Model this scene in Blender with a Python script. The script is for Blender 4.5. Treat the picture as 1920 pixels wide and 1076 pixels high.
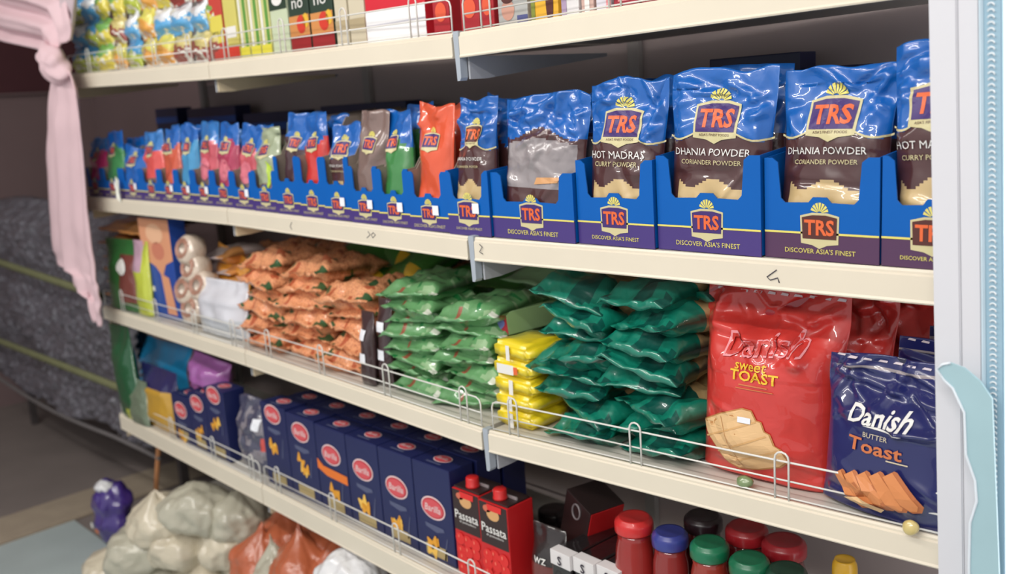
import bpy, bmesh, math, random
from mathutils import Vector, Matrix, noise
from mathutils.geometry import tessellate_polygon

for o in list(bpy.data.objects): bpy.data.objects.remove(o)
scene = bpy.context.scene
COL = scene.collection
R = math.radians
random.seed(7)

# ------------------------------------------------------------------ camera
FPX = 1750.0
RM = [[0.70338, -0.70439, -0.09532], [0.70781, 0.68178, 0.18486], [-0.06523, -0.19749, 0.97813]]   # right, forward, up
CAM = Vector((2.1318, -1.1081, 1.4244))
cd = bpy.data.cameras.new('camera'); cam = bpy.data.objects.new('camera', cd); COL.objects.link(cam)
cd.sensor_width = 36; cd.lens = FPX / 1920 * 36; cd.clip_start = .02
M = Matrix.Identity(4)
for i in range(3):
    M[i][0] = RM[i][0]; M[i][1] = RM[i][2]; M[i][2] = -RM[i][1]; M[i][3] = CAM[i]
cam.matrix_world = M
cd.dof.use_dof = True; cd.dof.focus_distance = 1.35; cd.dof.aperture_fstop = 3.5
scene.camera = cam

# ------------------------------------------------------------------ world, lights, exposure
w = bpy.data.worlds.new('world'); scene.world = w; w.use_nodes = True
bg = w.node_tree.nodes['Background']; bg.inputs[0].default_value = (.98, .98, 1, 1); bg.inputs[1].default_value = .62
def area(name, loc, target, sx, sy, power, col):
    l = bpy.data.lights.new(name, 'AREA'); l.shape = 'RECTANGLE'; l.size = sx; l.size_y = sy; l.energy = power; l.color = col
    o = bpy.data.objects.new(name, l); COL.objects.link(o); o.location = loc
    o.rotation_euler = (Vector(target) - Vector(loc)).to_track_quat('-Z', 'Y').to_euler()
    return o
area('ceiling_tube_light', (1.15, -1.55, 2.75), (1.15, -.8, .3), 2.4, .05, 29, (1, .965, .92))
area('ceiling_tube_light', (-.55, -1.45, 2.75), (-.75, -.7, 0), 1.6, .10, 20, (1, .965, .92))
area('ceiling_tube_light', (1.9, -2.5, 2.6), (1.4, -.4, .9), 2.6, .06, 40, (1, .965, .92))
vs = scene.view_settings
vs.view_transform = 'Standard'; vs.look = 'None'; vs.gamma = 1; vs.exposure = -0.06; vs.use_curve_mapping = False

# ------------------------------------------------------------------ pixel helper: a photo pixel on the vertical plane y = Y
def at(px, py, Y=0.0):
    a = (px - 960) / FPX; b = -(py - 538) / FPX
    d = Vector([RM[i][0]*a + RM[i][1] + RM[i][2]*b for i in range(3)])
    return CAM + d * ((Y - CAM.y) / d.y)

# ------------------------------------------------------------------ materials
def lin(c):
    return tuple(((x/255)/12.92 if x/255 <= .04045 else ((x/255+.055)/1.055)**2.4) for x in c) + (1,)
MATS = {}
def mat(name, c, rough=.55, coat=0, bump=0, bscale=40, vary=.06, vscale=14, metal=0, trans=0, c2=None, c2scale=30, c2th=.5, emit=0, coatr=.08, spec=.5):
    if name in MATS: return MATS[name]
    m = bpy.data.materials.new(name); m.use_nodes = True; MATS[name] = m
    nt = m.node_tree; N = nt.nodes; L = nt.links; p = N['Principled BSDF']
    p.inputs['Roughness'].default_value = rough; p.inputs['Metallic'].default_value = metal
    p.inputs['Coat Weight'].default_value = coat; p.inputs['Coat Roughness'].default_value = coatr
    p.inputs['Specular IOR Level'].default_value = spec
    p.inputs['Transmission Weight'].default_value = trans
    tc = N.new('ShaderNodeTexCoord')
    n = N.new('ShaderNodeTexNoise'); n.inputs['Scale'].default_value = vscale; n.inputs['Detail'].default_value = 3
    L.new(tc.outputs['Object'], n.inputs['Vector'])
    mx = N.new('ShaderNodeMix'); mx.data_type = 'RGBA'
    l = lin(c)
    mx.inputs[6].default_value = tuple(max(0, v*(1-vary*2)) for v in l[:3]) + (1,)
    mx.inputs[7].default_value = tuple(min(1, v*(1+vary*2)) for v in l[:3]) + (1,)
    L.new(n.outputs['Fac'], mx.inputs[0]); out = mx.outputs[2]
    if c2:
        v = N.new('ShaderNodeTexVoronoi' if c2scale > 60 else 'ShaderNodeTexNoise'); v.inputs['Scale'].default_value = c2scale
        L.new(tc.outputs['Object'], v.inputs['Vector'])
        r = N.new('ShaderNodeValToRGB'); r.color_ramp.elements[0].position = max(0, c2th-.06); r.color_ramp.elements[1].position = c2th+.06
        L.new(v.outputs[0], r.inputs[0])
        m2 = N.new('ShaderNodeMix'); m2.data_type = 'RGBA'; m2.inputs[7].default_value = lin(c2)
        L.new(r.outputs[0], m2.inputs[0]); L.new(out, m2.inputs[6]); out = m2.outputs[2]
    L.new(out, p.inputs['Base Color'])
    if bump:
        b = N.new('ShaderNodeBump'); b.inputs['Strength'].default_value = bump; b.inputs['Distance'].default_value = .01
        k = N.new('ShaderNodeTexNoise'); k.inputs['Scale'].default_value = bscale; k.inputs['Detail'].default_value = 2; k.inputs['Distortion'].default_value = .6
        L.new(tc.outputs['Object'], k.inputs['Vector']); L.new(k.outputs['Fac'], b.inputs['Height'])
        L.new(b.outputs[0], p.inputs['Normal']); L.new(b.outputs[0], p.inputs['Coat Normal'])
    if emit:
        p.inputs['Emission Color'].default_value = lin(c); p.inputs['Emission Strength'].default_value = emit
    return m
def film(name, c, **k):                                   # glossy crumpled plastic film
    d = dict(rough=.36, coat=1.0, bump=.24, bscale=24, coatr=.03); d.update(k); return mat(name, c, **d)
def ink(name, c): return mat('ink_'+name, c, rough=.45, vary=.02)
def card(name, c): return mat('card_'+name, c, rough=.42, coat=.15, vary=.03, coatr=.2)

# ------------------------------------------------------------------ object helpers
def link(name, data, parent=None, loc=(0, 0, 0), rot=(0, 0, 0)):
    o = bpy.data.objects.new(name, data); COL.objects.link(o)
    o.location = loc; o.rotation_euler = rot; o.parent = parent
    return o
def tag(o, label, cat, group=None):
    o['label'] = label; o['category'] = cat
    if group: o['group'] = group
    return o
def struct(o, label):
    o['kind'] = 'structure'; o['label'] = label; return o
def mesh(name, v, f, mats, idx=None, smooth=True):
    me = bpy.data.meshes.new(name); me.from_pydata([tuple(p) for p in v], [], f)
    for m in (mats if isinstance(mats, (list, tuple)) else [mats]): me.materials.append(m)
    if idx: me.polygons.foreach_set('material_index', idx)
    me.polygons.foreach_set('use_smooth', [smooth]*len(me.polygons)); me.update()
    return me
def bm_mesh(name, bm, mats, smooth=False):
    me = bpy.data.meshes.new(name); bm.normal_update(); bm.to_mesh(me); bm.free()
    for m in (mats if isinstance(mats, (list, tuple)) else [mats]): me.materials.append(m)
    me.polygons.foreach_set('use_smooth', [smooth]*len(me.polygons)); return me
def add_box(bm, x0, x1, y0, y1, z0, z1, mi=0):
    vs_ = [bm.verts.new((x, y, z)) for x in (x0, x1) for y in (y0, y1) for z in (z0, z1)]
    fs = [(0, 1, 3, 2), (4, 6, 7, 5), (0, 4, 5, 1), (2, 3, 7, 6), (0, 2, 6, 4), (1, 5, 7, 3)]
    for f in fs:
        q = bm.faces.new([vs_[i] for i in f]); q.material_index = mi
def box_mesh(name, x0, x1, y0, y1, z0, z1, m, bev=0):
    bm = bmesh.new(); add_box(bm, x0, x1, y0, y1, z0, z1)
    if bev: bmesh.ops.bevel(bm, geom=bm.edges[:], offset=bev, segments=2, affect='EDGES', profile=.6)
    return bm_mesh(name, bm, m)
def tube(path, r, n=8, closed=False):
    V, F = [], []; P = [Vector(p) for p in path]; k = len(P)
    up0 = None
    for i, p in enumerate(P):
        a = P[(i-1) % k] if (closed or i) else p; b = P[(i+1) % k] if (closed or i < k-1) else p
        t = (b - a).normalized()
        if up0 is None: up0 = t.orthogonal().normalized()
        up0 = (up0 - t*up0.dot(t)).normalized(); s = t.cross(up0)
        for j in range(n):
            an = 2*math.pi*j/n; V.append(p + up0*math.cos(an)*r + s*math.sin(an)*r)
    for i in range(k if closed else k-1):
        for j in range(n):
            a = i*n+j; b = i*n+(j+1) % n; c = ((i+1) % k)*n+(j+1) % n; d = ((i+1) % k)*n+j
            F.append((a, b, c, d))
    if not closed: F.append(tuple(range(n))[::-1]); F.append(tuple(range((k-1)*n, k*n)))
    return V, F
def lathe(prof, n=28):
    V, F = [], []
    for r, z in prof:
        for j in range(n):
            a = 2*math.pi*j/n; V.append((r*math.cos(a), r*math.sin(a), z))
    for i in range(len(prof)-1):
        for j in range(n): F.append((i*n+j, i*n+(j+1) % n, (i+1)*n+(j+1) % n, (i+1)*n+j))
    F.append(tuple(range(n))[::-1]); F.append(tuple(range((len(prof)-1)*n, len(prof)*n)))
    return V, F
def extrude_poly(name, pts, axis, a, b, mats, side=0):
    """outline pts (p,q) extruded from a to b along axis 'x' (p=y,q=z) or 'y' (p=x,q=z)"""
    def P(p, q, t): return (t, p, q) if axis == 'x' else (p, t, q)
    bm = bmesh.new(); n = len(pts)
    A = [bm.verts.new(P(p, q, a)) for p, q in pts]; B = [bm.verts.new(P(p, q, b)) for p, q in pts]
    tri = tessellate_polygon([[Vector((p, q, 0)) for p, q in pts]])
    for t in tri:
        bm.faces.new([A[i] for i in t]); bm.faces.new([B[i] for i in t][::-1])
    for i in range(n):
        f = bm.faces.new([A[i], A[(i+1) % n], B[(i+1) % n], B[i]]); f.material_index = side
    bmesh.ops.recalc_face_normals(bm, faces=bm.faces[:])
    return bm_mesh(name, bm, mats)
ORD = ['first', 'second', 'third', 'fourth', 'fifth', 'sixth', 'seventh', 'eighth', 'ninth', 'tenth', 'eleventh', 'twelfth', 'thirteenth', 'fourteenth', 'fifteenth', 'sixteenth', 'seventeenth', 'eighteenth', 'nineteenth', 'twentieth', 'twenty-first', 'twenty-second', 'twenty-third', 'twenty-fourth']

# ------------------------------------------------------------------ lettering (flat print) prepared once
TXT = {}
def prep_text(strings):
    for s, shear, bold in strings:
        cu = bpy.data.curves.new('t', 'FONT'); cu.body = s; cu.size = 1; cu.shear = shear; cu.offset = bold; cu.resolution_u = 2
        cu.align_x = 'CENTER'
        o = bpy.data.objects.new('t', cu); COL.objects.link(o)
        dg = bpy.context.evaluated_depsgraph_get(); me = o.evaluated_get(dg).to_mesh()
        V = [(v.co.x, v.co.y) for v in me.vertices]; F = [tuple(p.vertices) for p in me.polygons]
        o.evaluated_get(dg).to_mesh_clear(); bpy.data.objects.remove(o); bpy.data.curves.remove(cu)
        xs = [v[0] for v in V]; ys = [v[1] for v in V]
        TXT[s] = (V, F, (min(xs), max(xs), min(ys), max(ys)))
prep_text([('TRS', 0, .03), ('DISCOVER ASIA\'S FINEST', 0, .0), ('HOT MADRAS', 0, .0), ('CURRY POWDER', 0, 0), ('DHANIA POWDER', .05, .0), ('CORIANDER POWDER', 0, 0),
           ('Danish', .25, .02), ('sweet', .1, .01), ('TOAST', 0, .02), ('BUTTER', 0, 0), ('Toast', 0, .02), ('Barilla', .2, .01), ('Passata', 0, .01), ('di pomodoro', 0, 0),
           ('ASIA\'S FINEST FOODS', 0, 0), ('S', 0, .02), ('MOLA', 0, 0), ('no', 0, 0), ('wz', 0, 0)])

def poly_items(pts): return ('poly', pts)
def text_item(s, cx, cz, width, height=None, rot=0):
    V, F, (x0, x1, y0, y1) = TXT[s]
    k = width/(x1-x0); kz = height/(y1-y0) if height else k
    c, n = math.cos(rot), math.sin(rot); out = []
    for x, y in V:
        X = (x-(x0+x1)/2)*k; Z = (y-(y0+y1)/2)*kz
        out.append((cx+X*c-Z*n, cz+X*n+Z*c))
    return ('mesh', out, F)
def ellipse(cx, cz, rx, rz, n=24, rot=0):
    c, s = math.cos(rot), math.sin(rot)
    return poly_items([(cx+rx*math.cos(a)*c-rz*math.sin(a)*s, cz+rx*math.cos(a)*s+rz*math.sin(a)*c) for a in [2*math.pi*i/n for i in range(n)]])
def rect(x0, x1, z0, z1): return poly_items([(x0, z0), (x1, z0), (x1, z1), (x0, z1)])
def decal_mesh(name, items, surf, maxlen=.02):
    eps = .0007 if maxlen == 0 else .0016
    """items: (geometry, material, layer); laid on the front surface y = surf(x, z)"""
    V, F, I, mats = [], [], [], []
    for g, m, layer in items:
        if m not in mats: mats.append(m)
        mi = mats.index(m)
        bm = bmesh.new()
        if g[0] == 'poly':
            vv = [bm.verts.new((x, 0, z)) for x, z in g[1]]
            for t in tessellate_polygon([[Vector((x, z, 0)) for x, z in g[1]]]):
                try: bm.faces.new([vv[i] for i in t])
                except ValueError: pass
        else:
            vv = [bm.verts.new((x, 0, z)) for x, z in g[1]]
            for f in g[2]:
                try: bm.faces.new([vv[i] for i in f])
                except ValueError: pass
        if maxlen:
            for _ in range(4):
                lg = [e for e in bm.edges if e.calc_length() > maxlen]
                if not lg: break
                bmesh.ops.subdivide_edges(bm, edges=lg, cuts=1, use_grid_fill=False)
                bmesh.ops.triangulate(bm, faces=[f for f in bm.faces if len(f.verts) > 3])
        bm.normal_update()
        base = len(V); bm.verts.index_update()
        for v in bm.verts: V.append((v.co.x, surf(v.co.x, v.co.z) - (eps + .0006*layer), v.co.z))
        for f in bm.faces:
            ids = [base+v.index for v in f.verts]
            if f.normal.y > 0: ids = ids[::-1]
            F.append(ids); I.append(mi)
        bm.free()
    return mesh(name, V, F, mats, I, False)
FLAT = lambda x, z: 0.0

# ------------------------------------------------------------------ shelf geometry (joints L A B E)
W = .913; XJ = [-.9458, 0, W, 1.762]; YJ = [.0124, 0, -.0215, .0150]
Z0 = [1.2+.3582, 1.2, 1.2-.3555, 1.2-.7192, 1.2-1.06]
DZ = [[.0276, .0085, .0058, .0022, 0], [-.0004, .0068, -.0002, -.0022, 0], [-.0189, -.0092, -.0114, -.004, 0], [-.0066, -.0095, .0074, -.004, 0]]
def seg(x):
    i = 0 if x < XJ[1] else (1 if x < XJ[2] else 2)
    return i, (x-XJ[i])/(XJ[i+1]-XJ[i])
def sz(s, x): i, t = seg(x); return Z0[s] + DZ[i][s]*(1-t) + DZ[i+1][s]*t
def yf(x): i, t = seg(x); return YJ[i]*(1-t)+YJ[i+1]*t
DEPTH = .42

m_lip = mat('shelf_cream_strip', (224, 214, 195), rough=.4, coat=.2, vary=.03, vscale=6)
m_deck = mat('shelf_deck', (205, 200, 190), rough=.45, vary=.04)
m_brk = mat('bracket_grey', (176, 178, 184), rough=.4, vary=.03)
m_brkc = mat('bracket_cream', (222, 204, 170), rough=.5, vary=.03)
m_back = mat('back_panel_grey_brown', (166, 152, 150), rough=.6, vary=.06, vscale=5)
m_up = mat('upright_metal', (150, 145, 142), rough=.45, vary=.04)
m_wire = mat('guard_wire', (222, 220, 214), rough=.3, coat=.5, vary=.02)
m_pen = mat('pen_ink', (60, 55, 70), rough=.6)
BAYN = ['left bay by the curtain', 'middle bay', 'right bay by the post']
SHN = ['small packet shelf', 'blue tray shelf', 'stacked bag shelf', 'pasta shelf', 'sack shelf']

# ------------------------------------------------------------------ setting: floor, walls, window
m_floor = mat('floor_carpet_brown', (126, 116, 112), rough=.8, bump=.2, bscale=120, vary=.12, vscale=3)
struct(link('floor', box_mesh('floor', -4.2, 4.5, -3.2, 1.2, -.06, 0, m_floor)), 'dull grey brown floor')
m_wl = mat('wall_taupe', (122, 102, 102), rough=.8, vary=.08, vscale=2)
struct(link('wall_left', box_mesh('wall_left', -3.3, -3.2, -3.2, 1.2, 0, 3.1, m_wl)), 'dark taupe end wall behind the pink curtain')
struct(link('wall_back', box_mesh('wall_back', -3.2, 4.5, .95, 1.05, 0, 3.1, m_wl)), 'dark taupe wall behind the shelving')
struct(link('ceiling', box_mesh('ceiling', -3.3, 4.5, -3.2, 1.2, 3.1, 3.16, mat('ceiling_white', (225, 222, 216), rough=.8))), 'plain white ceiling')
m_tile = mat('floor_tile_bluegrey', (176, 188, 188), rough=.3, coat=.3, vary=.08, vscale=5)
struct(link('floor_tiles', box_mesh('floor_tiles', -1.355, 1.9, -3.1, -.06, 0.0005, .006, m_tile)), 'pale blue grey shiny floor in the aisle')
bm = bmesh.new(); add_box(bm, -1.60, -1.36, -1.6, .75, .0, .014)
bmesh.ops.bevel(bm, geom=bm.edges[:], offset=.004, segments=2, affect='EDGES')
struct(link('trim_1', bm_mesh('threshold', bm, mat('threshold_beige', (164, 150, 132), rough=.6, vary=.08))), 'beige threshold strip between carpet and tiles')
# bright daylit glazing to the right of the post
wr = link('window_1', box_mesh('glazing', 1.80, 2.9, .0, .008, .12, 2.4, mat('daylit_pane', (246, 251, 255), rough=.3, emit=1.9)))
struct(wr, 'bright daylit glazing right of the grey post')
m_fr = mat('window_frame_white', (235, 238, 240), rough=.4)
for nm, a in (('window_sill', (1.86, 2.94, -.03, .03, .0, .12)), ('window_head', (1.80, 2.94, -.03, .03, 2.4, 2.46)), ('window_jamb', (2.9, 2.94, -.03, .03, .12, 2.4))):
    link(nm, box_mesh(nm, *a, m_fr, .004), wr)
pv = [(1.772, 0), (1.80, 0), (1.80, .008), (1.772, .008)]
link('glazing_edge', box_mesh('glazing_edge', 1.768, 1.7995, .001, .007, .12, 2.4, MATS['daylit_pane']), wr)

# ------------------------------------------------------------------ shelving frames
for b in range(3):
    x0, x1 = XJ[b], XJ[b+1]
    fr = link('shelving_frame', None, None, ((x0+x1)/2, DEPTH+.03, 0))
    tag(fr, 'grey brown shelving back panels and uprights of the ' + BAYN[b], 'shelving', 'shelving frames')
    h = (x1-x0)/2
    zz = [.1, .46, .82, 1.18, 1.54, 2.1]
    for k in range(5): link('back_panel', box_mesh('back_panel', -h+.002, h-.002, .004, .010, zz[k]+.002, zz[k+1]-.002, m_back, .0015), fr)
    for s in ((-1, 1) if b == 2 else (-1,)): link('upright', box_mesh('upright', s*h+.002 if s < 0 else s*h-.030, s*h+.030 if s < 0 else s*h-.002, -.012, .0035, 0, 2.12, m_up, .002), fr)
    link('plinth', box_mesh('plinth', -h+.035, h-.035, -.40, -.385, .0, .085, m_up, .002), fr)

# ------------------------------------------------------------------ shelves
def lofted(name, prof, xa, ya, za, xb, yb, zb, m):
    V = [(xa, ya+p, za+q) for p, q in prof] + [(xb, yb+p, zb+q) for p, q in prof]; n = len(prof)
    F = [(i, (i+1) % n, n+(i+1) % n, n+i) for i in range(n)] + [tuple(range(n))[::-1], tuple(range(n, 2*n))]
    me = mesh(name, V, F, m, None, False)
    bm = bmesh.new(); bm.from_mesh(me); bmesh.ops.recalc_face_normals(bm, faces=bm.faces[:]); bm.to_mesh(me); bm.free(); return me
for s in range(5):
    for b in range(3):
        xa, xb = XJ[b]+.0015, XJ[b+1]-.0015
        if b == 1: xb -= .006
        if b == 2: xa += .009
        za, zb = sz(s, xa), sz(s, xb-.0001); ya, yb = yf(xa), yf(xb)
        lh = .054 if s == 3 else .042
        o = link('shelf_board', None, None, ((xa+xb)/2, (ya+yb)/2, (za+zb)/2)); c = o.location.copy()
        tag(o, 'cream fronted board of the ' + SHN[s] + ', ' + BAYN[b], 'shelf', 'shelf boards')
        deck = [(.007, -.001), (.007, -.022), (DEPTH, -.022), (DEPTH, -.001)]
        link('deck', lofted('deck', deck, xa-c.x, ya-c.y, za-c.z, xb-c.x, yb-c.y, zb-c.z, m_deck), o)
        strip = [(.006, -.0005), (.001, 0), (-.001, -.003), (-.001, -.006), (-.0035, -.008), (-.0035, -lh+.005), (-.005, -lh+.002), (-.004, -lh), (.006, -lh)]
        pstrip = link('price_strip', lofted('price_strip', strip, xa-c.x, ya-c.y, za-c.z, xb-c.x, yb-c.y, zb-c.z, m_lip), o)
        for k, (x, y, z) in enumerate(((xa, ya, za), (xb, yb, zb))):
            hb = .036 if b == 2 and k == 0 else .03
            xs = x + (.004 if k == 0 else -.004) - c.x
            pts = [(y-c.y+.012, z-c.z-lh+.002), (y-c.y+.012, z-c.z-lh-hb), (y-c.y+.05, z-c.z-lh-hb), (DEPTH-.06, z-c.z-lh-.004), (DEPTH-.06, z-c.z-lh+.002)]
            mm = m_brk if (b == 2 or k) else m_brkc
            link('bracket', extrude_poly('bracket', pts, 'x', xs-.002, xs+.002, mm), o)
        if b == 2:      # grey plastic end cap of the bracket in the joint
            x = XJ[2]+.0035
            pts = [(x-.0065-c.x, za-c.z+.002), (x+.0065-c.x, za-c.z+.002), (x+.0065-c.x, za-c.z-.075), (x+.003-c.x, za-c.z-.08), (x-.003-c.x, za-c.z-.08), (x-.0045-c.x, za-c.z-.05)]
            link('bracket_cap', extrude_poly('bracket_cap', pts, 'y', ya-c.y-.004, ya-c.y+.012, mat('cap_grey', (168, 176, 186), rough=.4)), o)
        if s == 1:      # handwritten marks on the strip
            marks = {1: [[(547, 417), (544, 424), (547, 430)], [(690, 434), (694, 440), (688, 446)], [(699, 436), (704, 440), (699, 446), (696, 440), (700, 436)]],
                     2: [[(899, 458), (904, 463), (899, 472), (905, 476)], [(1456, 506), (1438, 519), (1444, 525), (1458, 521), (1461, 530)]]}.get(b, [])
            for ml in marks:
                P = [at(px, py, yf(at(px, py, 0).x)-.0045) for px, py in ml]
                V, F = tube([p-c for p in P], .0007, 6); link('pen_mark', mesh('pen_mark', V, F, m_pen), pstrip)

# ------------------------------------------------------------------ wire guards
LOOPS = {(0, 0): [-.76, -.52, -.30, -.1], (0, 1): [.09, .345, .58, .80], (0, 2): [.985, 1.246, 1.5], (2, 0): [-.78, -.53, -.28, -.06], (2, 1): [.12, .36, .61, .855], (2, 2): [.985, 1.25, 1.5, 1.74],
         (3, 0): [-.80, -.54, -.27, -.05], (3, 1): [.085, .34, .59, .84], (3, 2): [1.0, 1.25, 1.5]}
for (s, b), lp in LOOPS.items():
    xa, xb = XJ[b]+.012, XJ[b+1]-.012
    if b == 2: xa += .006
    o = link('wire_guard', None, None, ((xa+xb)/2, yf((xa+xb)/2)+.002, sz(s, (xa+xb)/2))); c = o.location.copy()
    tag(o, 'white wire guard along the ' + SHN[s] + ', ' + BAYN[b], 'wire guard', 'shelf edge guards')
    def G(x, h): return Vector((x, yf(x)+.004, sz(s, x)+h)) - c
    ht, hm, r = .056, .028, .0016
    pa = [G(xa, 0), G(xa, ht-.012), G(xa+.003, ht-.004), G(xa+.012, ht)]
    pb = [G(xb-.012, ht), G(xb-.003, ht-.004), G(xb, ht-.012), G(xb, 0)]
    link('top_rail', mesh('top_rail', *tube(pa+pb, r), m_wire), o)
    link('middle_rail', mesh('middle_rail', *tube([G(xa, hm), G(xb, hm)], r*.9), m_wire), o)
    link('bottom_rail', mesh('bottom_rail', *tube([G(xa, .003), G(xb, .003)], r*.9), m_wire), o)
    for x in lp:
        hw = .0105; pts = [(x-hw, 0), (x-hw, ht+.004)] + [(x-hw*math.cos(a), ht+.004+hw*math.sin(a)) for a in (.5, 1.0, 1.57, 2.14, 2.64)] + [(x+hw, ht+.004), (x+hw, 0)]
        off = Vector((0, -.0028, 0))
        link('hairpin_loop', mesh('hairpin_loop', *tube([G(p, q)+off for p, q in pts], r), m_wire), o)

# ------------------------------------------------------------------ grey post, zip strip and curled panel on the right
def lean(z, x0): return x0 + (1.5-z)*.040
m_post = mat('post_pale_grey', (212, 212, 218), rough=.45, coat=.3, vary=.03, vscale=3)
pr = link('end_post', None, None, (1.80, -.03, 0)); tag(pr, 'pale grey upright post closing the right end of the shelves', 'post')
def slab(name, x0, w0, y0, y1, z0, z1, m, parent, c):
    V = []
    for z in (z0, z1):
        for x, y in ((lean(z, x0), y0), (lean(z, x0+w0), y0), (lean(z, x0+w0), y1), (lean(z, x0), y1)): V.append((x-c[0], y-c[1], z-c[2]))
    F = [(0, 3, 2, 1), (4, 5, 6, 7), (0, 1, 5, 4), (1, 2, 6, 5), (2, 3, 7, 6), (3, 0, 4, 7)]
    bm = bmesh.new(); vv = [bm.verts.new(p) for p in V]
    for f in F: bm.faces.new([vv[i] for i in f])
    bmesh.ops.recalc_face_normals(bm, faces=bm.faces[:]); bmesh.ops.bevel(bm, geom=bm.edges[:], offset=.0015, segments=2, affect='EDGES')
    return link(name, bm_mesh(name, bm, m), parent)
slab('post_face', 1.703, .030, -.032, -.012, 0, 2.4, m_post, pr, pr.location)
slab('post_face', 1.7335, .022, -.0315, -.012, 0, 2.4, m_post, pr, pr.location)
m_zip = mat('zip_strip_blue', (150, 182, 200), rough=.3, coat=.5, vary=.05)
zs = link('zip_strip', None, None, (1.82, -.03, 0)); tag(zs, 'pale blue strip with a toothed white seam along the grey post', 'trim strip')
slab('backing', 1.757, .022, -.034, -.014, 0, 2.4, m_zip, zs, zs.location)
slab('edge_bead', 1.7565, .004, -.037, -.032, 0, 2.4, mat('zip_edge', (196, 216, 228), rough=.3, coat=.5), zs, zs.location)
m_tooth = mat('zip_tooth', (245, 248, 250), rough=.3, coat=.4)
V, F = tube([(.0032*math.cos(a)-.001, -.0365+.032, .0024*math.sin(a)) for a in [R(-20+i*40) for i in range(6)]], .0007, 5)
tm = mesh('tooth', V, F, m_tooth)
for i in range(125):
    z = .86 + i*.0064
    link('tooth', tm, zs, (lean(z, 1.770)-1.82, -.0025, z))
# curled panel
cp = [(1752, 694), (1762, 686), (1776, 684), (1800, 695), (1828, 722), (1849, 756), (1853, 860), (1858, 1000), (1864, 1180), (1812, 1180), (1808, 1076), (1810, 988), (1822, 948), (1819, 909), (1803, 859), (1800, 779), (1780, 732), (1764, 715)]
P = [at(px, py, -.07) for px, py in cp]; c0 = Vector((1.78, -.06, P[8].z))
def curl(p):
    t = (1.80-p.x)/.1
    return -.07 + .02*max(0, 1-t)
bm = bmesh.new(); vv = [bm.verts.new((p.x-c0.x, 0, p.z-c0.z)) for p in P]
for t in tessellate_polygon([[Vector((p.x, p.z, 0)) for p in P]]): bm.faces.new([vv[i] for i in t])
for _ in range(3):
    lg = [e for e in bm.edges if e.calc_length() > .02]
    if lg: bmesh.ops.subdivide_edges(bm, edges=lg, cuts=1); bmesh.ops.triangulate(bm, faces=bm.faces[:])
for v in bm.verts: v.co.y = curl(Vector((v.co.x+c0.x, 0, 0)))-c0.y
r_ = bmesh.ops.extrude_face_region(bm, geom=bm.faces[:])
for g in r_['geom']:
    if isinstance(g, bmesh.types.BMVert): g.co.y += .003
bmesh.ops.recalc_face_normals(bm, faces=bm.faces[:])
pn = link('curled_panel', bm_mesh('curled_panel', bm, mat('curled_panel_blue', (164, 196, 204), rough=.35, coat=.4, vary=.04)), None, c0)
tag(pn, 'pale blue plastic panel with a wavy left edge in front of the grey post', 'panel')
V, F = tube([Vector((p.x, curl(p)-.0005, p.z))-c0 for p in (P[9:]+P[:3])], .0016, 6)
link('edge_trim', mesh('edge_trim', V, F, mat('panel_edge', (226, 234, 242), rough=.3)), pn)

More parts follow.
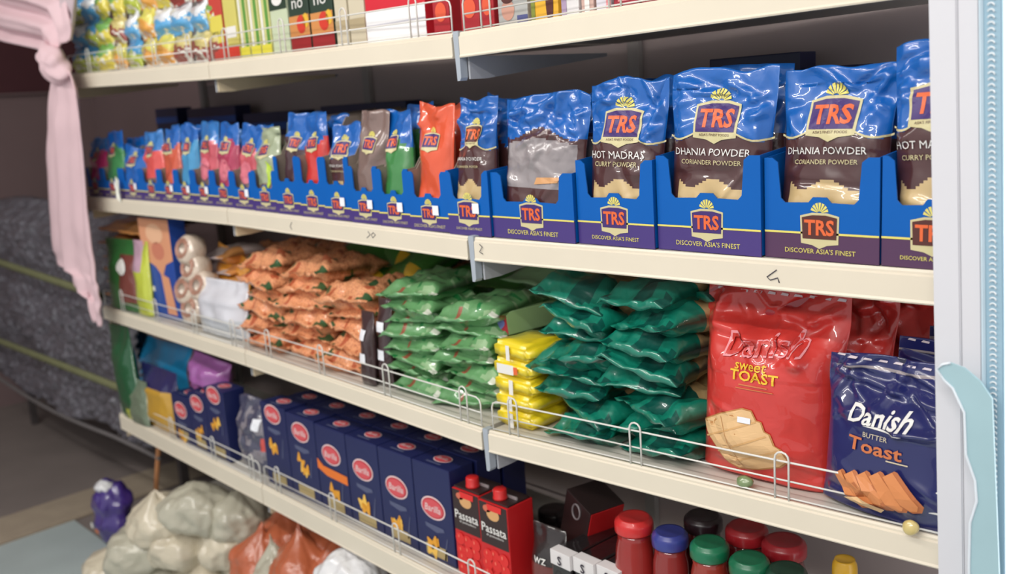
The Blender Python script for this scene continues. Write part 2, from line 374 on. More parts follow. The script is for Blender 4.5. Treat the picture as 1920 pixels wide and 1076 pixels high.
# ------------------------------------------------------------------ pouches: surface of a filled film bag
def sm(x): x = max(0, min(1, x)); return x*x*(3-2*x)
class Bag:
    """local: x across, z up, front towards -y; style 'stand' (filled base) or 'pillow' (seal at both ends)"""
    def __init__(s, w, h, d, seed=0, style='stand', seal=.06, crumple=.004, cscale=18, taper=.35, ragged=.0, full=2.6, creases=0, extra=(), calm=None):
        s.calm = calm
        rr = random.Random(seed*13+5); s.full = full
        s.creases = [(rr.uniform(-.5, .5)*w, (rr.uniform(.62, .98) if rr.random() < .7 else rr.uniform(.05, .6))*h, rr.uniform(-1.2, 1.2), rr.uniform(.006, .014), rr.uniform(.03, .09), rr.choice((-1, -1, 1))) for _ in range(creases)]
        s.extra = []
        for (x0, z0_, x1, z1_, wd_, am) in extra: s.extra.append((x0*w, z0_*h, x1*w, z1_*h, wd_, am))
        s.w, s.h, s.d, s.seed, s.style, s.seal, s.cr, s.cs, s.taper, s.rag = w, h, d, seed, style, seal, crumple, cscale, taper, ragged
    def pt(s, t):
        top = sm((1-t-s.seal)/s.taper)
        if s.style == 'stand': return (.5+.5*sm(t/.22))*top
        return sm((t-s.seal)/(s.taper*.75))*sm((1-t-s.seal)/(s.taper*.75))
    def half(s, t): return s.w/2*(1-.07*s.pt(t))
    def ps(s, a): return max(0, 1-abs(a)**s.full)**(.6 if s.full < 3 else .45)
    def crs(s, x, z):
        y = 0
        for cx, cz, an, wd_, ln, sg in s.creases:
            u = (x-cx)*math.cos(an)+(z-cz)*math.sin(an); v = -(x-cx)*math.sin(an)+(z-cz)*math.cos(an)
            k_ = (.5+.5*math.cos(math.pi*min(1, abs(v)/wd_)))*max(0, 1-(u/ln)**2)
            y += sg*(.006 if cz > .6*s.h else .003)*k_
        if s.calm and abs(x) < s.calm[0]*s.w and s.calm[1] < z/s.h < s.calm[2]: y *= .2+.8*sm((abs(x)/(s.calm[0]*s.w)-.6)/.4)
        for x0, z0_, x1, z1_, wd_, am in s.extra:
            dx, dz = x1-x0, z1_-z0_; L2 = dx*dx+dz*dz; t_ = max(0, min(1, ((x-x0)*dx+(z-z0_)*dz)/L2))
            dd = math.hypot(x-x0-dx*t_, z-z0_-dz*t_); y -= am*(.5+.5*math.cos(math.pi*min(1, dd/wd_)))
        return y
    def n(s, x, z, k): return noise.noise(Vector((x*s.cs+s.seed*3.1, z*s.cs*.8+k*9.7, s.seed*1.7+k)))
    def front(s, x, z):
        t = min(1, max(0, z/s.h)); a = max(-1, min(1, x/s.half(t)))
        e = min(1, (1-abs(a))*5); y = -s.d/2*s.pt(t)*s.ps(a)
        ridge = 1-abs(2*s.n(x*1.3, z*1.3, 5))
        return y + e*s.cr*(s.n(x, z, 0) + .5*s.n(x*2.3, z*2.3, 1) + (.8 if t > .55 else .4)*ridge*-1) + e*s.crs(x, z) + .006*s.rag*s.n(x*.6, z*.6, 7)*t
    def back(s, x, z):
        t = min(1, max(0, z/s.h)); a = max(-1, min(1, x/s.half(t))); e = min(1, (1-abs(a))*5)
        return s.d/2*s.pt(t)*s.ps(a) + e*s.cr*s.n(x, z, 3) + .002*e + .006*s.rag*s.n(x*.6, z*.6, 7)*t
    def build(s, name, colour, mats, nx=20, nz=26):
        V, F, I = [], [], []
        for side in (0, 1):
            for j in range(nz+1):
                t = j/nz
                for i in range(nx+1):
                    a = -1+2*i/nx; a = math.copysign(1-(1-abs(a))**1.35, a)
                    x = a*s.half(t); z = t*s.h
                    zz = z + (.012*s.rag*s.n(x, z, 11) if t > .9 else 0)
                    V.append((x, s.front(x, z) if side == 0 else s.back(x, z), zz))
        st = nx+1; K = st*(nz+1)
        for j in range(nz):
            for i in range(nx):
                a = j*st+i; xm = (V[a][0]+V[a+1][0])/2; tm_ = (j+.5)/nz
                F.append((a, a+1, a+1+st, a+st)); I.append(colour(xm/s.w, tm_, 0))
                a += K; F.append((a, a+st, a+1+st, a+1)); I.append(colour(xm/s.w, tm_, 1))
        for i in range(nx):
            F.append((i+1, i, K+i, K+i+1)); I.append(colour(0, 0, 2))
            a = nz*st+i; F.append((a, a+1, K+a+1, K+a)); I.append(colour(0, 1, 2))
        for j in range(nz):
            a = j*st; F.append((a+st, a, K+a, K+a+st)[::-1]); I.append(colour(-.5, j/nz, 2))
            a = j*st+nx; F.append((a, a+st, K+a+st, K+a)[::-1]); I.append(colour(.5, j/nz, 2))
        return mesh(name, V, F, mats, I, True)

# ------------------------------------------------------------------ emblem printed on the spice packs
i_cream = ink('cream', (206, 196, 150)); i_purple = ink('purple', (66, 44, 110)); i_orange = ink('orange', (226, 104, 56)); i_gold = ink('gold', (220, 196, 70))
i_brown = ink('brown', (86, 44, 40)); i_white = ink('white', (232, 230, 226)); i_red = ink('red', (206, 60, 44)); i_dark = ink('dark', (40, 30, 48)); i_lgold = ink('lightgold', (226, 214, 110))
def emblem(cx, cz, k, fine=True, bgm=None):
    bgm = bgm or i_purple
    it = [(poly_items([(cx-.52*k, cz+.36*k), (cx-.2*k, cz+.44*k), (cx+.2*k, cz+.44*k), (cx+.52*k, cz+.36*k), (cx+.5*k, cz-.34*k), (cx+.2*k, cz-.38*k), (cx, cz-.47*k), (cx-.2*k, cz-.38*k), (cx-.5*k, cz-.34*k)]), i_cream, 0),
          (poly_items([(cx-.47*k, cz+.32*k), (cx-.18*k, cz+.38*k), (cx+.18*k, cz+.38*k), (cx+.47*k, cz+.32*k), (cx+.45*k, cz-.22*k), (cx-.45*k, cz-.22*k)]), bgm, 1),
          (text_item('TRS', cx, cz+.07*k, .80*k, .40*k), i_orange, 2)]
    n = 7
    for i in range(n):
        a0 = math.pi*(.04+.92*i/n); a1 = math.pi*(.04+.92*(i+.72)/n)
        it.append((poly_items([(cx+.06*k*math.cos(a0), cz+.44*k+.04*k*math.sin(a0)), (cx+.24*k*math.cos(a0), cz+.44*k+.26*k*math.sin(a0)), (cx+.24*k*math.cos(a1), cz+.44*k+.26*k*math.sin(a1)), (cx+.06*k*math.cos(a1), cz+.44*k+.04*k*math.sin(a1))]), i_lgold, 0))
    if fine: it.append((text_item("ASIA'S FINEST FOODS", cx, cz-.28*k, .72*k), i_brown, 1))
    return it

# ------------------------------------------------------------------ blue display trays with spice pouches
c_blue = mat('tray_blue', (6, 92, 176), rough=.4, coat=.08, vary=.03, coatr=.15, spec=.25)
c_purp = mat('tray_purple', (70, 52, 122), rough=.4, coat=.25, vary=.03)
c_purp2 = mat('tray_purple_brown', (82, 50, 84), rough=.4, coat=.25, vary=.03)
c_kraft = mat('tray_inside', (142, 128, 116), rough=.7, vary=.05)
f_blue = film('film_blue', (10, 94, 178)); f_bluel = film('film_blue_light', (44, 116, 188))
LOGO = [179, 215, 255, 291, 326, 355, 390, 431, 467, 511, 559, 603, 654, 706, 763, 826, 907, 1013, 1167, 1332, 1535, 1748]
EDGE_R = {16: 868, 17: 947, 18: 1100, 19: 1243, 20: 1437, 21: 1652}
def s2y(px):
    for (a, ya), (b, yb) in (((0, 355), (163, 368)), ((163, 368), (428, 390)), ((428, 390), (883, 450)), ((883, 450), (1920, 527))):
        if px <= b: return ya+(yb-ya)*(px-a)/(b-a)
def x2(px): return at(px, s2y(px), .02).x
cx_ = [x2(p) for p in LOGO]
edges = []
for i in range(22):
    if i in EDGE_R: edges.append(x2(EDGE_R[i]))
    elif i == 0: edges.append(cx_[0]-.052)
    else: edges.append((cx_[i-1]+cx_[i])/2)
edges.append(1.758)
KB = {'magenta': (196, 50, 110), 'green': (70, 140, 84), 'blue': (44, 130, 190), 'pinkred': (226, 88, 84), 'redorange': (208, 92, 66), 'lightblue': (70, 150, 200), 'rose': (200, 84, 98), 'crimson': (178, 60, 92),
      'pink': (206, 92, 104), 'leaf': (160, 170, 140), 'umber': (70, 44, 50), 'red': (204, 54, 48), 'brown': (78, 46, 46), 'taupe': (126, 104, 98), 'meadow': (62, 132, 70), 'orangered': (220, 88, 54), 'silver': (150, 140, 142)}
KINDS = ['magenta', 'green', 'blue', 'pinkred', 'redorange', 'lightblue', 'rose', 'crimson', 'pink', 'leaf', 'umber', 'red', 'brown', 'taupe', 'meadow', 'orangered', 'brown', 'silver', 'brown', 'brown', 'brown', 'brown']
WORD = {'magenta': 'magenta', 'green': 'dull green', 'blue': 'sky blue', 'pinkred': 'coral pink', 'redorange': 'red orange', 'lightblue': 'light blue', 'rose': 'rose red', 'crimson': 'crimson', 'pink': 'salmon pink', 'leaf': 'grey green', 'umber': 'dark umber', 'red': 'bright red', 'brown': 'brown', 'taupe': 'taupe', 'meadow': 'leaf green', 'orangered': 'orange red', 'silver': 'clear silvery'}
FM = {k: film('film_'+k, v) for k, v in KB.items()}
f_beige = film('film_beige_powder', (206, 178, 128), bump=.2); f_hole = film('film_clear_dark', (110, 96, 92))
TH = [.090]*9 + [.095, .13, .13, .132, .115, .112, .110, .115, .112, .132, .138, .134, .136]
PH = [.17, .19, .15, .19, .20, .20, .205, .20, .195, .19, .215, .215, .195, .215, .22, .225, .235, .232, .245, .25, .248, .262]
m_tag = mat('price_sticker', (236, 238, 246), rough=.5)
for i in range(22):
    xa, xb = edges[i]+.001, edges[i+1]-.001; wd = xb-xa; xc = (xa+xb)/2; h = TH[i]; dp = .30
    y0 = yf(xc)+.010 + (0 if i < 21 else -.004)
    z0 = sz(1, xc)
    big = i >= 16
    fromright = 22-i
    lab = ('blue cardboard display tray with purple base and notched front, ' + (('nearest the grey post' if i == 21 else ORD[fromright-1]+' from the grey post')))
    t = link('display_tray', None, None, (xc, y0, z0)); tag(t, lab, 'display tray', 'blue display trays on the second shelf')
    hw = wd/2; sp = .036 if big else .026          # stripe height
    cb = h*.56; n0 = -hw*.70; n1 = hw*.66; rr = .006
    fp = [(-hw, sp), (hw, sp), (hw, h), (n1+.012 if big else n1+.005, h), (n1+.004 if big else n1, h-rr), (n1, cb+rr), (n1-rr, cb), (hw*.2, cb+.001), (hw*.12, cb+.008), (-hw*.12, cb+.008), (-hw*.2, cb+.001), (n0+rr, cb), (n0, cb+rr), (n0-.004 if big else n0, h-rr), (n0-.012 if big else n0-.005, h), (-hw, h)]
    fpn = link('front_panel', extrude_poly('front_panel', fp, 'y', 0, .002, c_blue), t)
    bbn = link('base_band', box_mesh('base_band', -hw, hw, 0, .002, 0, sp-.0005, c_purp2 if i >= 20 else c_purp), t)
    for s_ in (-1, 1):
        sp_ = [(.0025, .001), (dp, .001), (dp, h*1.3), (.10, h*1.06), (.0025, h)] if big else [(.0025, .001), (dp, .001), (dp, h*1.55+.02), (.075, h*1.45+.02), (.022, h*1.02), (.0025, h)]
        xo = s_*(hw-.001)
        link('side_panel', extrude_poly('side_panel', sp_, 'x', min(xo, xo-s_*.0018), max(xo, xo-s_*.0018), [c_blue if big else c_kraft]), t)
    link('tray_bottom', box_mesh('tray_bottom', -hw+.003, hw-.003, .003, dp-.003, .0008, .003, c_kraft), t)
    link('back_flap', box_mesh('back_flap', -hw+.003, hw-.003, dp-.002, dp, .003, h*1.35, c_kraft), t)
    its = [(rect(-hw, hw, sp-.0015, sp+.0012), i_lgold, 0)]
    link('stripe', decal_mesh('stripe', its, FLAT, 0), fpn)
    k = .052 if big else min(.042, wd*.5)
    link('emblem', decal_mesh('emblem', emblem(0, sp+.004, k, False, None if i < 20 else i_brown), FLAT, 0), fpn)
    link('lettering', decal_mesh('lettering', [(text_item("DISCOVER ASIA'S FINEST", 0, sp*.34, wd*.62 if big else wd*.8), i_lgold if i >= 17 else i_cream, 0)], FLAT, 0), bbn)
    if i in (1, 2, 4, 5, 6, 8, 12, 13, 14, 15, 16):
        link('price_sticker', decal_mesh('price_sticker', [(rect(hw*.25, hw*.25+.017, sp+.004, sp+.022), m_tag, 4)], FLAT, 0), fpn)
    # pouches in the tray
    kd = KINDS[i]; ph = PH[i]; pw = wd-.007 if big else wd-.007
    rows = 3 if big else 2
    for r in range(rows):
        bag = Bag(pw, ph-(.0 if r == 0 else random.uniform(-.012, .02)), .042 if big else .034, seed=i*7+r*3+1, calm=(.36, .5, .86) if i != 17 else None, creases=(30 if i == 17 else 16 if big else 6), crumple=.0045 if big else .006, ragged=1.2, taper=.32, seal=.09, cscale=20)
        body = FM[kd]; tb = .70 if i in (10, 11, 14, 6) else .74
        if big or i == 12:
            tops = [body, f_blue, f_beige, f_hole] if i != 17 else [FM['brown'], f_blue, f_beige, film('film_silver_front', (150, 142, 144), bump=.5)]
            tz = .66 if i != 17 else .74
            def colr(x, t, side, tz=tz, i=i, ph=ph, pw=pw):
                border = tz + .035*math.cos(x*9) - .05*abs(x)
                if i == 17 and side == 0 and .34 < t < .70-.1*abs(x) and abs(x) < .41: return 3
                if t > border: return 1
                if t < .37+.03*math.cos(x*14) and abs(x) < .36 and side == 0 and i != 17: return 2
                return 0
        else:
            tops = [body, f_blue if i % 3 else f_bluel, FM['taupe'], f_hole]
            def colr(x, t, side, tb=tb, i=i):
                if t > tb+.06*math.sin(i+x*6) and kd not in ('taupe', 'leaf', 'orangered'): return 1
                if kd == 'taupe' and t > .9: return 0
                if t < .3 and kd in ('pinkred', 'rose', 'pink', 'leaf'): return 2
                return 0
        y = y0 + (.0245 if big else .020) + r*.050; rot = (R(-5-r*2+random.uniform(-2, 2)), R(random.uniform(-2.5, 2.5)) if big else R(random.uniform(-7, 7)), R(random.uniform(-4, 4)))
        me = bag.build('spice_pouch', colr, tops, (60 if r == 0 else 30) if big else 18, (76 if r == 0 else 36) if big else 26)
        po = link('spice_pouch', me, None, (xc+random.uniform(-.002, .002), y, z0+.0045), rot)
        place = 'nearest the grey post' if i == 21 else ORD[fromright-1]+' from the grey post'
        tag(po, WORD[kd] + (' and blue' if kd not in ('blue', 'lightblue', 'silver') else '') + ' spice pouch, ' + ['front', 'second', 'rear'][r] + ' one in the tray ' + place, 'spice pouch', 'spice pouches in the blue trays')
        if r == 0:
            S = bag.front
            if big and i != 17 or i == 12:
                k2 = .066 if i > 17 else .046
                link('emblem', decal_mesh('emblem', emblem(0, ph*.715, k2, True, i_purple if i != 16 else i_brown), S, .006), po)
                ta, tb2 = ('HOT MADRAS', 'CURRY POWDER') if i in (18, 21) else ('DHANIA POWDER', 'CORIANDER POWDER')
                link('lettering', decal_mesh('lettering', [(text_item(ta, -.006, ph*.545, pw*.72), i_white, 1), (text_item(tb2, -.006, ph*.487, pw*.58), i_cream, 1)], S, .006), po)
                bz = [(x*pw*.49, ph*(.66+.035*math.cos(x*4.5)-.025*abs(x))) for x in [-1+q*.1 for q in range(21)]]
                link('border_line', decal_mesh('border_line', [(poly_items(bz+[(p, q+.0028) for p, q in bz[::-1]]), i_cream, 0)], S, .006), po)
            elif i == 17:
                link('emblem', decal_mesh('emblem', [(poly_items([(-.005, ph*.37), (.045, ph*.39), (.05, ph*.43), (.0, ph*.42)]), ink('tan', (214, 160, 110)), 0)], S, .006), po)
            else:
                k2 = min(.04, pw*.5)
                link('emblem', decal_mesh('emblem', emblem(0, ph*.70, k2, False), S, .006), po)
            if i in (7, 8, 6): link('window', decal_mesh('window', [(ellipse(0, ph*.42, pw*.26, ph*.14), film('film_window_pink', (222, 120, 136)), 0)], S, .006), po)
            if i == 9: link('leaf_print', decal_mesh('leaf_print', [(poly_items([(.012, ph*.2), (.026, ph*.3), (.03, ph*.5), (.012, ph*.58), (.02, ph*.4)]), ink('lime', (176, 204, 60)), 0)], S, .006), po)
# darker cartons standing behind the trays
m_navy = card('navy', (28, 34, 74))
for j, (pa, pb, py) in enumerate(((290, 330, 205), (350, 440, 205), (455, 560, 214), (600, 760, 200), (770, 860, 200), (1330, 1500, 112), (1510, 1610, 128))):
    a = at(pa, py, .355); b = at(pb, py, .355); z0 = sz(1, (a.x+b.x)/2)
    wd = b.x-a.x
    o = link('stock_carton', box_mesh('stock_carton', -wd/2, wd/2, 0, .055, .0, min(.31, a.z-z0), m_navy, .002), None, ((a.x+b.x)/2, .355, z0+.0005))
    tag(o, 'dark navy stock carton at the back of the tray shelf, ' + ORD[j] + ' from the pink curtain', 'carton', 'cartons behind the trays')
    hh = min(.31, a.z-z0)
    link('carton_tape', decal_mesh('carton_tape', [(rect(-wd/2, wd/2, hh-.05, hh-.03), ink('midblue', (30, 80, 160)), 0)], FLAT, 0), o)
# torn white paper tag hanging on the tray shelf edge
p = at(222, 352, .004)
bm = bmesh.new()
pts = [(-.012, -.03), (.003, -.045), (.014, -.012), (.008, .022), (-.004, .034), (-.02, .02)]
vv = [bm.verts.new((x, .004*math.sin(z*90), z)) for x, z in pts]; bm.faces.new(vv)
r_ = bmesh.ops.extrude_face_region(bm, geom=bm.faces[:])
for g in r_['geom']:
    if isinstance(g, bmesh.types.BMVert): g.co.y += .0008
bmesh.ops.recalc_face_normals(bm, faces=bm.faces[:])
tag(link('paper_tag', bm_mesh('paper_tag', bm, mat('paper_white', (226, 226, 214), rough=.7)), None, (p.x, yf(p.x)-.008, p.z)), 'torn white paper tag over the shelf edge below the blue trays', 'paper tag')

# ------------------------------------------------------------------ third shelf: the two big toast bags and their followers
m_redf = film('film_red', (206, 52, 62), bscale=9, bump=.16); m_redd = film('film_red_deep', (170, 30, 44), bscale=14); m_nav = film('film_navy', (26, 32, 92), bscale=9, bump=.16)
m_sil = film('film_silver', (170, 172, 186)); m_navd = film('film_navy_dark', (22, 24, 58))
i_pinkw = ink('pinkwhite', (232, 150, 156)); i_yel = ink('yellow', (232, 190, 52)); i_toast = ink('toast', (214, 168, 112)); i_toast2 = ink('toast_light', (226, 186, 136)); i_toast3 = ink('toast_orange', (216, 138, 84)); i_toast4 = ink('toast_dark', (186, 110, 66)); i_copper = ink('copper', (204, 116, 70)); i_sealw = ink('sealwhite', (214, 200, 206)); i_pcream = ink('palecream', (214, 200, 170)); i_crust = ink('toast_crust', (188, 132, 78))
def toast_bag(name, xa, xb, h, y, d, kind, seed, label, prints=True, rot=(0, 0, 0)):
    wd = xb-xa; xc = (xa+xb)/2; z0 = sz(2, xc)
    bag = Bag(wd, h, d, seed=seed, crumple=.006, cscale=11, ragged=1.0, taper=.26, seal=.13 if kind == 'red' else .16, creases=16, extra=((-.47, .80, -.06, .755, .018, .012), (-.06, .755, .16, .765, .020, .013), (.16, .765, .27, .655, .017, .012), (-.40, .84, -.34, .92, .012, .008), (.02, .885, .28, .845, .015, .010), (.28, .845, .44, .90, .013, .009)) if kind == 'red' else ((-.46, .86, .0, .80, .010, .007), (.0, .80, .40, .75, .012, .009), (-.30, .78, .10, .58, .009, .005), (.10, .58, .42, .62, .009, .007), (-.38, .09, .05, .11, .010, .007)))
    if kind == 'red': mats = [m_redf, m_redd]; cf = lambda x, t, s: 1 if (s == 1) else 0
    else: mats = [m_nav, m_navd, m_sil]; cf = lambda x, t, s: (2 if .905 < t < .93 else (1 if s == 1 else 0))
    o = link(name, bag.build(name, cf, mats, 84, 110), None, (xc, y, z0+.001), rot); tag(o, label, 'toast bag', 'toast bags at the right of the third shelf')
    S = bag.front
    dash = []
    for q in range(10):
        x = -wd*.44+wd*.88*q/9.3; dash.append((poly_items([(x, h*.957), (x+wd*.055, h*.955), (x+wd*.06, h*.968), (x+.003, h*.971)]), i_sealw, 0))
    link('seal_marks', decal_mesh('seal_marks', dash, S, .015), o)
    if not prints: return o
    if kind == 'red':
        link('lettering', decal_mesh('lettering', [(text_item('Danish', wd*.02, h*.72, wd*.56, h*.13, R(6)), i_pinkw, 1), (text_item('Danish', wd*.024, h*.719, wd*.53, h*.105, R(6)), m_redf, 2),
            (text_item('sweet', -wd*.03, h*.605, wd*.22), i_yel, 1), (text_item('TOAST', wd*.0, h*.555, wd*.34, h*.055), i_yel, 1), (rect(-wd*.10, wd*.1, h*.505, h*.512), i_copper, 0), (rect(-wd*.12, wd*.14, h*.488, h*.493), i_copper, 0)], S, .012), o)
        tp = []
        sil = [(-.434, .258), (-.236, .338), (-.066, .39), (.0, .386), (.035, .34), (.07, .336), (.095, .29), (.13, .28), (.16, .225), (.20, .21), (.245, .15), (.18, .105), (.02, .06), (-.14, .035), (-.21, .055), (-.255, .10), (-.31, .16)]
        tp.append((poly_items([(px*wd, pz*h) for px, pz in sil]), i_crust, 1))
        tp.append((poly_items([((px*.96-.004)*wd, (pz*.955+.01)*h) for px, pz in sil]), i_toast2, 2))
        for (ax, az, bx_, bz) in ((-.236, .325, -.10, .06), (-.37, .19, .03, .335), (-.28, .12, .10, .27), (-.20, .07, .17, .20)):
            tp.append((poly_items([(ax*wd, az*h), (bx_*wd, bz*h), ((bx_+.008)*wd, (bz-.007)*h), ((ax+.008)*wd, (az-.007)*h)]), i_toast if ax != -.236 else i_crust, 3))
        link('toast_print', decal_mesh('toast_print', tp, S, .015), o)
        link('price_sticker', decal_mesh('price_sticker', [(rect(-wd*.09, wd*.0, h*.315, h*.345), m_tag, 5)], S, .015), o)
    else:
        link('lettering', decal_mesh('lettering', [(text_item('Danish', -wd*.05, h*.645, wd*.44, h*.115, R(3)), i_white, 1), (poly_items([(-wd*.14, h*.578), (wd*.12, h*.570), (wd*.14, h*.575), (-wd*.04, h*.590)]), i_white, 1),
            (text_item('BUTTER', -wd*.05, h*.525, wd*.17), i_pcream, 1), (text_item('Toast', -wd*.05, h*.455, wd*.38, h*.085), i_copper, 1), (rect(wd*.04, wd*.18, h*.395, h*.403), i_pcream, 1)], S, .012), o)
        tp = []
        for q in range(5):
            dx = q*.092; dz = .022*q
            tp.append((poly_items([((px+dx)*wd, (pz+dz)*h) for px, pz in ((-.32, .22), (-.255, .27), (-.235, .265), (-.06, .09), (-.075, .045), (-.13, .03), (-.20, .06))]), i_toast4, 2*q+1))  # darker brown ink rim of each printed toast slice
            tp.append((poly_items([((px+dx-.012)*wd, (pz+dz)*h) for px, pz in ((-.31, .22), (-.255, .26), (-.08, .085), (-.09, .05), (-.13, .04), (-.19, .07))]), i_toast3, 2*q+2))
        tp.append((poly_items([(-.22*wd, .10*h), (-.12*wd, .13*h), (.06*wd, .09*h), (.02*wd, .05*h), (-.14*wd, .07*h)]), i_toast2, 12))
        link('toast_print', decal_mesh('toast_print', tp, S, .015), o)
    return o
toast_bag('toast_bag', 1.328, 1.556, .286, .070, .112, 'red', 3, 'tall glossy red toast bag with gold lettering, in front', rot=(R(-6), 0, R(2)))
toast_bag('toast_bag', 1.36, 1.59, .292, .165, .085, 'red', 8, 'red toast bag directly behind the front red bag', False, (R(-4), 0, R(-2)))
toast_bag('toast_bag', 1.40, 1.63, .285, .265, .08, 'red', 12, 'red toast bag furthest back in the row', False, (R(-3), 0, R(1)))
toast_bag('toast_bag', 1.538, 1.735, .212, .042, .076, 'navy', 21, 'navy blue butter toast bag with white script, in front', rot=(R(-5), R(2), R(-2)))
toast_bag('toast_bag', 1.60, 1.80, .222, .120, .065, 'navy', 25, 'navy toast bag directly behind the front navy bag', False, (R(-4), R(2), 0))
toast_bag('toast_bag', 1.62, 1.81, .212, .195, .06, 'navy', 29, 'navy toast bag furthest back in its row', False, (R(-4), 0, 0))
# little crumbs of packaging on the shelf edge
def blob(name, px, py, Y, r, m, label, cat, sc=(1, 1, 1), seed=1):
    p = at(px, py, Y); bm = bmesh.new(); bmesh.ops.create_icosphere(bm, subdivisions=3, radius=r)
    for v in bm.verts:
        n_ = noise.noise(v.co*80+Vector((seed, 0, 0))); v.co *= 1+.22*n_
        v.co = Vector((v.co.x*sc[0], v.co.y*sc[1], v.co.z*sc[2]))
    o = link(name, bm_mesh(name, bm, m, True), None, (p.x, Y, sz(2, p.x)+r*sc[2]*.95)); return tag(o, label, cat)
blob('wrapper_scrap', 1397, 925, .012, .012, film('scrap_green', (120, 140, 96)), 'small green wrapper scrap below the red toast bag', 'wrapper', (1.1, .8, .8))
blob('wrapper_scrap', 1708, 1000, -.0, .0105, film('scrap_gold', (206, 186, 120)), 'small pale gold wrapper scrap below the navy toast bag', 'wrapper', (1, .8, 1))

# ------------------------------------------------------------------ third shelf: stacked flat packets
def pack_meshes(name, w, l, d, cols, colour, n, seed, crumple=.006, cscale=26, seal=.07, nx=20, nz=24, taper=.26, full=3.6):
    return [Bag(w*random.uniform(.97, 1.03), l, d, seed=seed+q, style='pillow', seal=seal, crumple=crumple, cscale=cscale, taper=taper, ragged=1.5, full=full, creases=8).build(name, colour, cols, nx, nz) for q in range(n)]
def stack(name, meshes, word, cat, group, shelf, cols, layers, xs, y0, dz, jit=.006, tilt=5, where='', rows=1, rowdy=.2, children=None, hscale=None):
    cn = {1: [''], 2: [' left column', ' right column'], 3: [' left column', ' middle column', ' right column'], 4: [' first column', ' second column', ' third column', ' fourth column']}[cols]
    k = 0
    for rw in range(rows):
        for cI in range(cols):
            L_ = layers[cI] if isinstance(layers, (list, tuple)) else layers
            for q in range(L_):
                x = xs[cI]+random.uniform(-jit, jit); y = y0+rw*rowdy+random.uniform(-jit, jit)+.006*(q % 2); zz = sz(shelf, x)+dz*(q+.5)
                o = link(name, meshes[k % len(meshes)], None, (x, y, zz), (R(-90+random.uniform(-tilt, tilt)*.4), R(random.uniform(-tilt, tilt)), R(random.uniform(-tilt, tilt)*1.6))); k += 1
                lv = 'bottom' if q == 0 else ('top' if q == L_-1 else ORD[q])
                tag(o, word + ', ' + lv + ' layer' + (',' + cn[cI] if cn[cI] else '') + ((', front row', ', rear row')[rw] if rows > 1 else '') + where, cat, group)
                if children: children(o, q, cI, rw)
m_lent = mat('lentil_orange', (192, 114, 80), rough=.5, coat=.7, bump=.5, bscale=46, vary=.12, vscale=60, c2=(228, 158, 112), c2scale=190, c2th=.34)
m_lent2 = mat('lentil_deep', (180, 92, 58), rough=.5, coat=.7, bump=.5, bscale=46, vary=.1, vscale=60)
m_grnp = film('film_print_green', (44, 84, 48))
def lent_col(x, t, s):
    n_ = noise.noise(Vector((x*7+3, t*7, s*3.3)))
    if n_ > .34 and t < .55: return 2
    return 1 if n_ < -.42 else 0
lm = pack_meshes('lentil_packet', .19, .19, .058, [m_lent, m_lent2, m_grnp], lent_col, 6, 40, crumple=.014, cscale=30, seal=.04)
stack('lentil_packet', lm, 'crumpled orange lentil packet', 'lentil packet', 'orange lentil packets on the third shelf', 2, 3, [6, 6, 5], [.035, .222, .412], .022, .0385, jit=.012, tilt=8)
lm2 = lm
for q, (px, py, Y) in enumerate(((450, 492, .20), (510, 478, .24), (560, 485, .24), (620, 500, .26))):
    p = at(px, py, Y); o = link('lentil_packet', lm[q % 6], None, (p.x, Y-.05, min(p.z-.02, 1.09)), (R(-80), R(random.uniform(-12, 12)), R(random.uniform(-20, 20))))
    tag(o, 'orange lentil packet lying on the rear of the heap, ' + ORD[q] + ' from left', 'lentil packet', 'orange lentil packets on the third shelf')
stack('lentil_packet', lm, 'orange lentil packet under the rear heap', 'lentil packet', 'orange lentil packets on the third shelf', 2, 3, [6, 6, 5], [.03, .222, .41], .225, .037, jit=.006, tilt=3)

# orange-silver topped white flour bag beside them
m_white = film('film_white', (216, 216, 224), bscale=10); m_amber = film('film_amber', (222, 150, 50))
def lone_bag(name, px0, px1, ytop, ybase, shelf, Y, d, mats, colour, label, cat, seed=1, rot=(0, 0, 0), group=None, style='stand', nx=20, nz=24, **k):
    a = at(px0, ybase, Y); b = at(px1, ybase, Y); xc = (a.x+b.x)/2; z0 = sz(shelf, xc); top = at((px0+px1)/2, ytop, Y).z
    bag = Bag(b.x-a.x, max(.03, top-z0), d, seed=seed, style=style, **k)
    o = link(name, bag.build(name, colour, mats, nx, nz), None, (xc, Y, z0+.001), rot); tag(o, label, cat, group)
    return o, bag
lone_bag('flour_bag', 384, 466, 528, 628, 2, .045, .06, [m_white, film('film_clear_white', (196, 200, 206))], lambda x, t, s: 1 if t < .35 else 0, 'white flour bag beside the orange lentil packets', 'flour bag', 5, (R(-4), 0, R(3)), crumple=.007)
o, bg_ = lone_bag('snack_bag', 402, 462, 470, 620, 2, .13, .05, [m_amber, m_sil, FM['taupe']], lambda x, t, s: 0 if t > .55 else (1 if t > .4 else 2), 'amber topped bag with silver band behind the white flour bag', 'snack bag', 9, (R(-6), R(14), 0), crumple=.008)
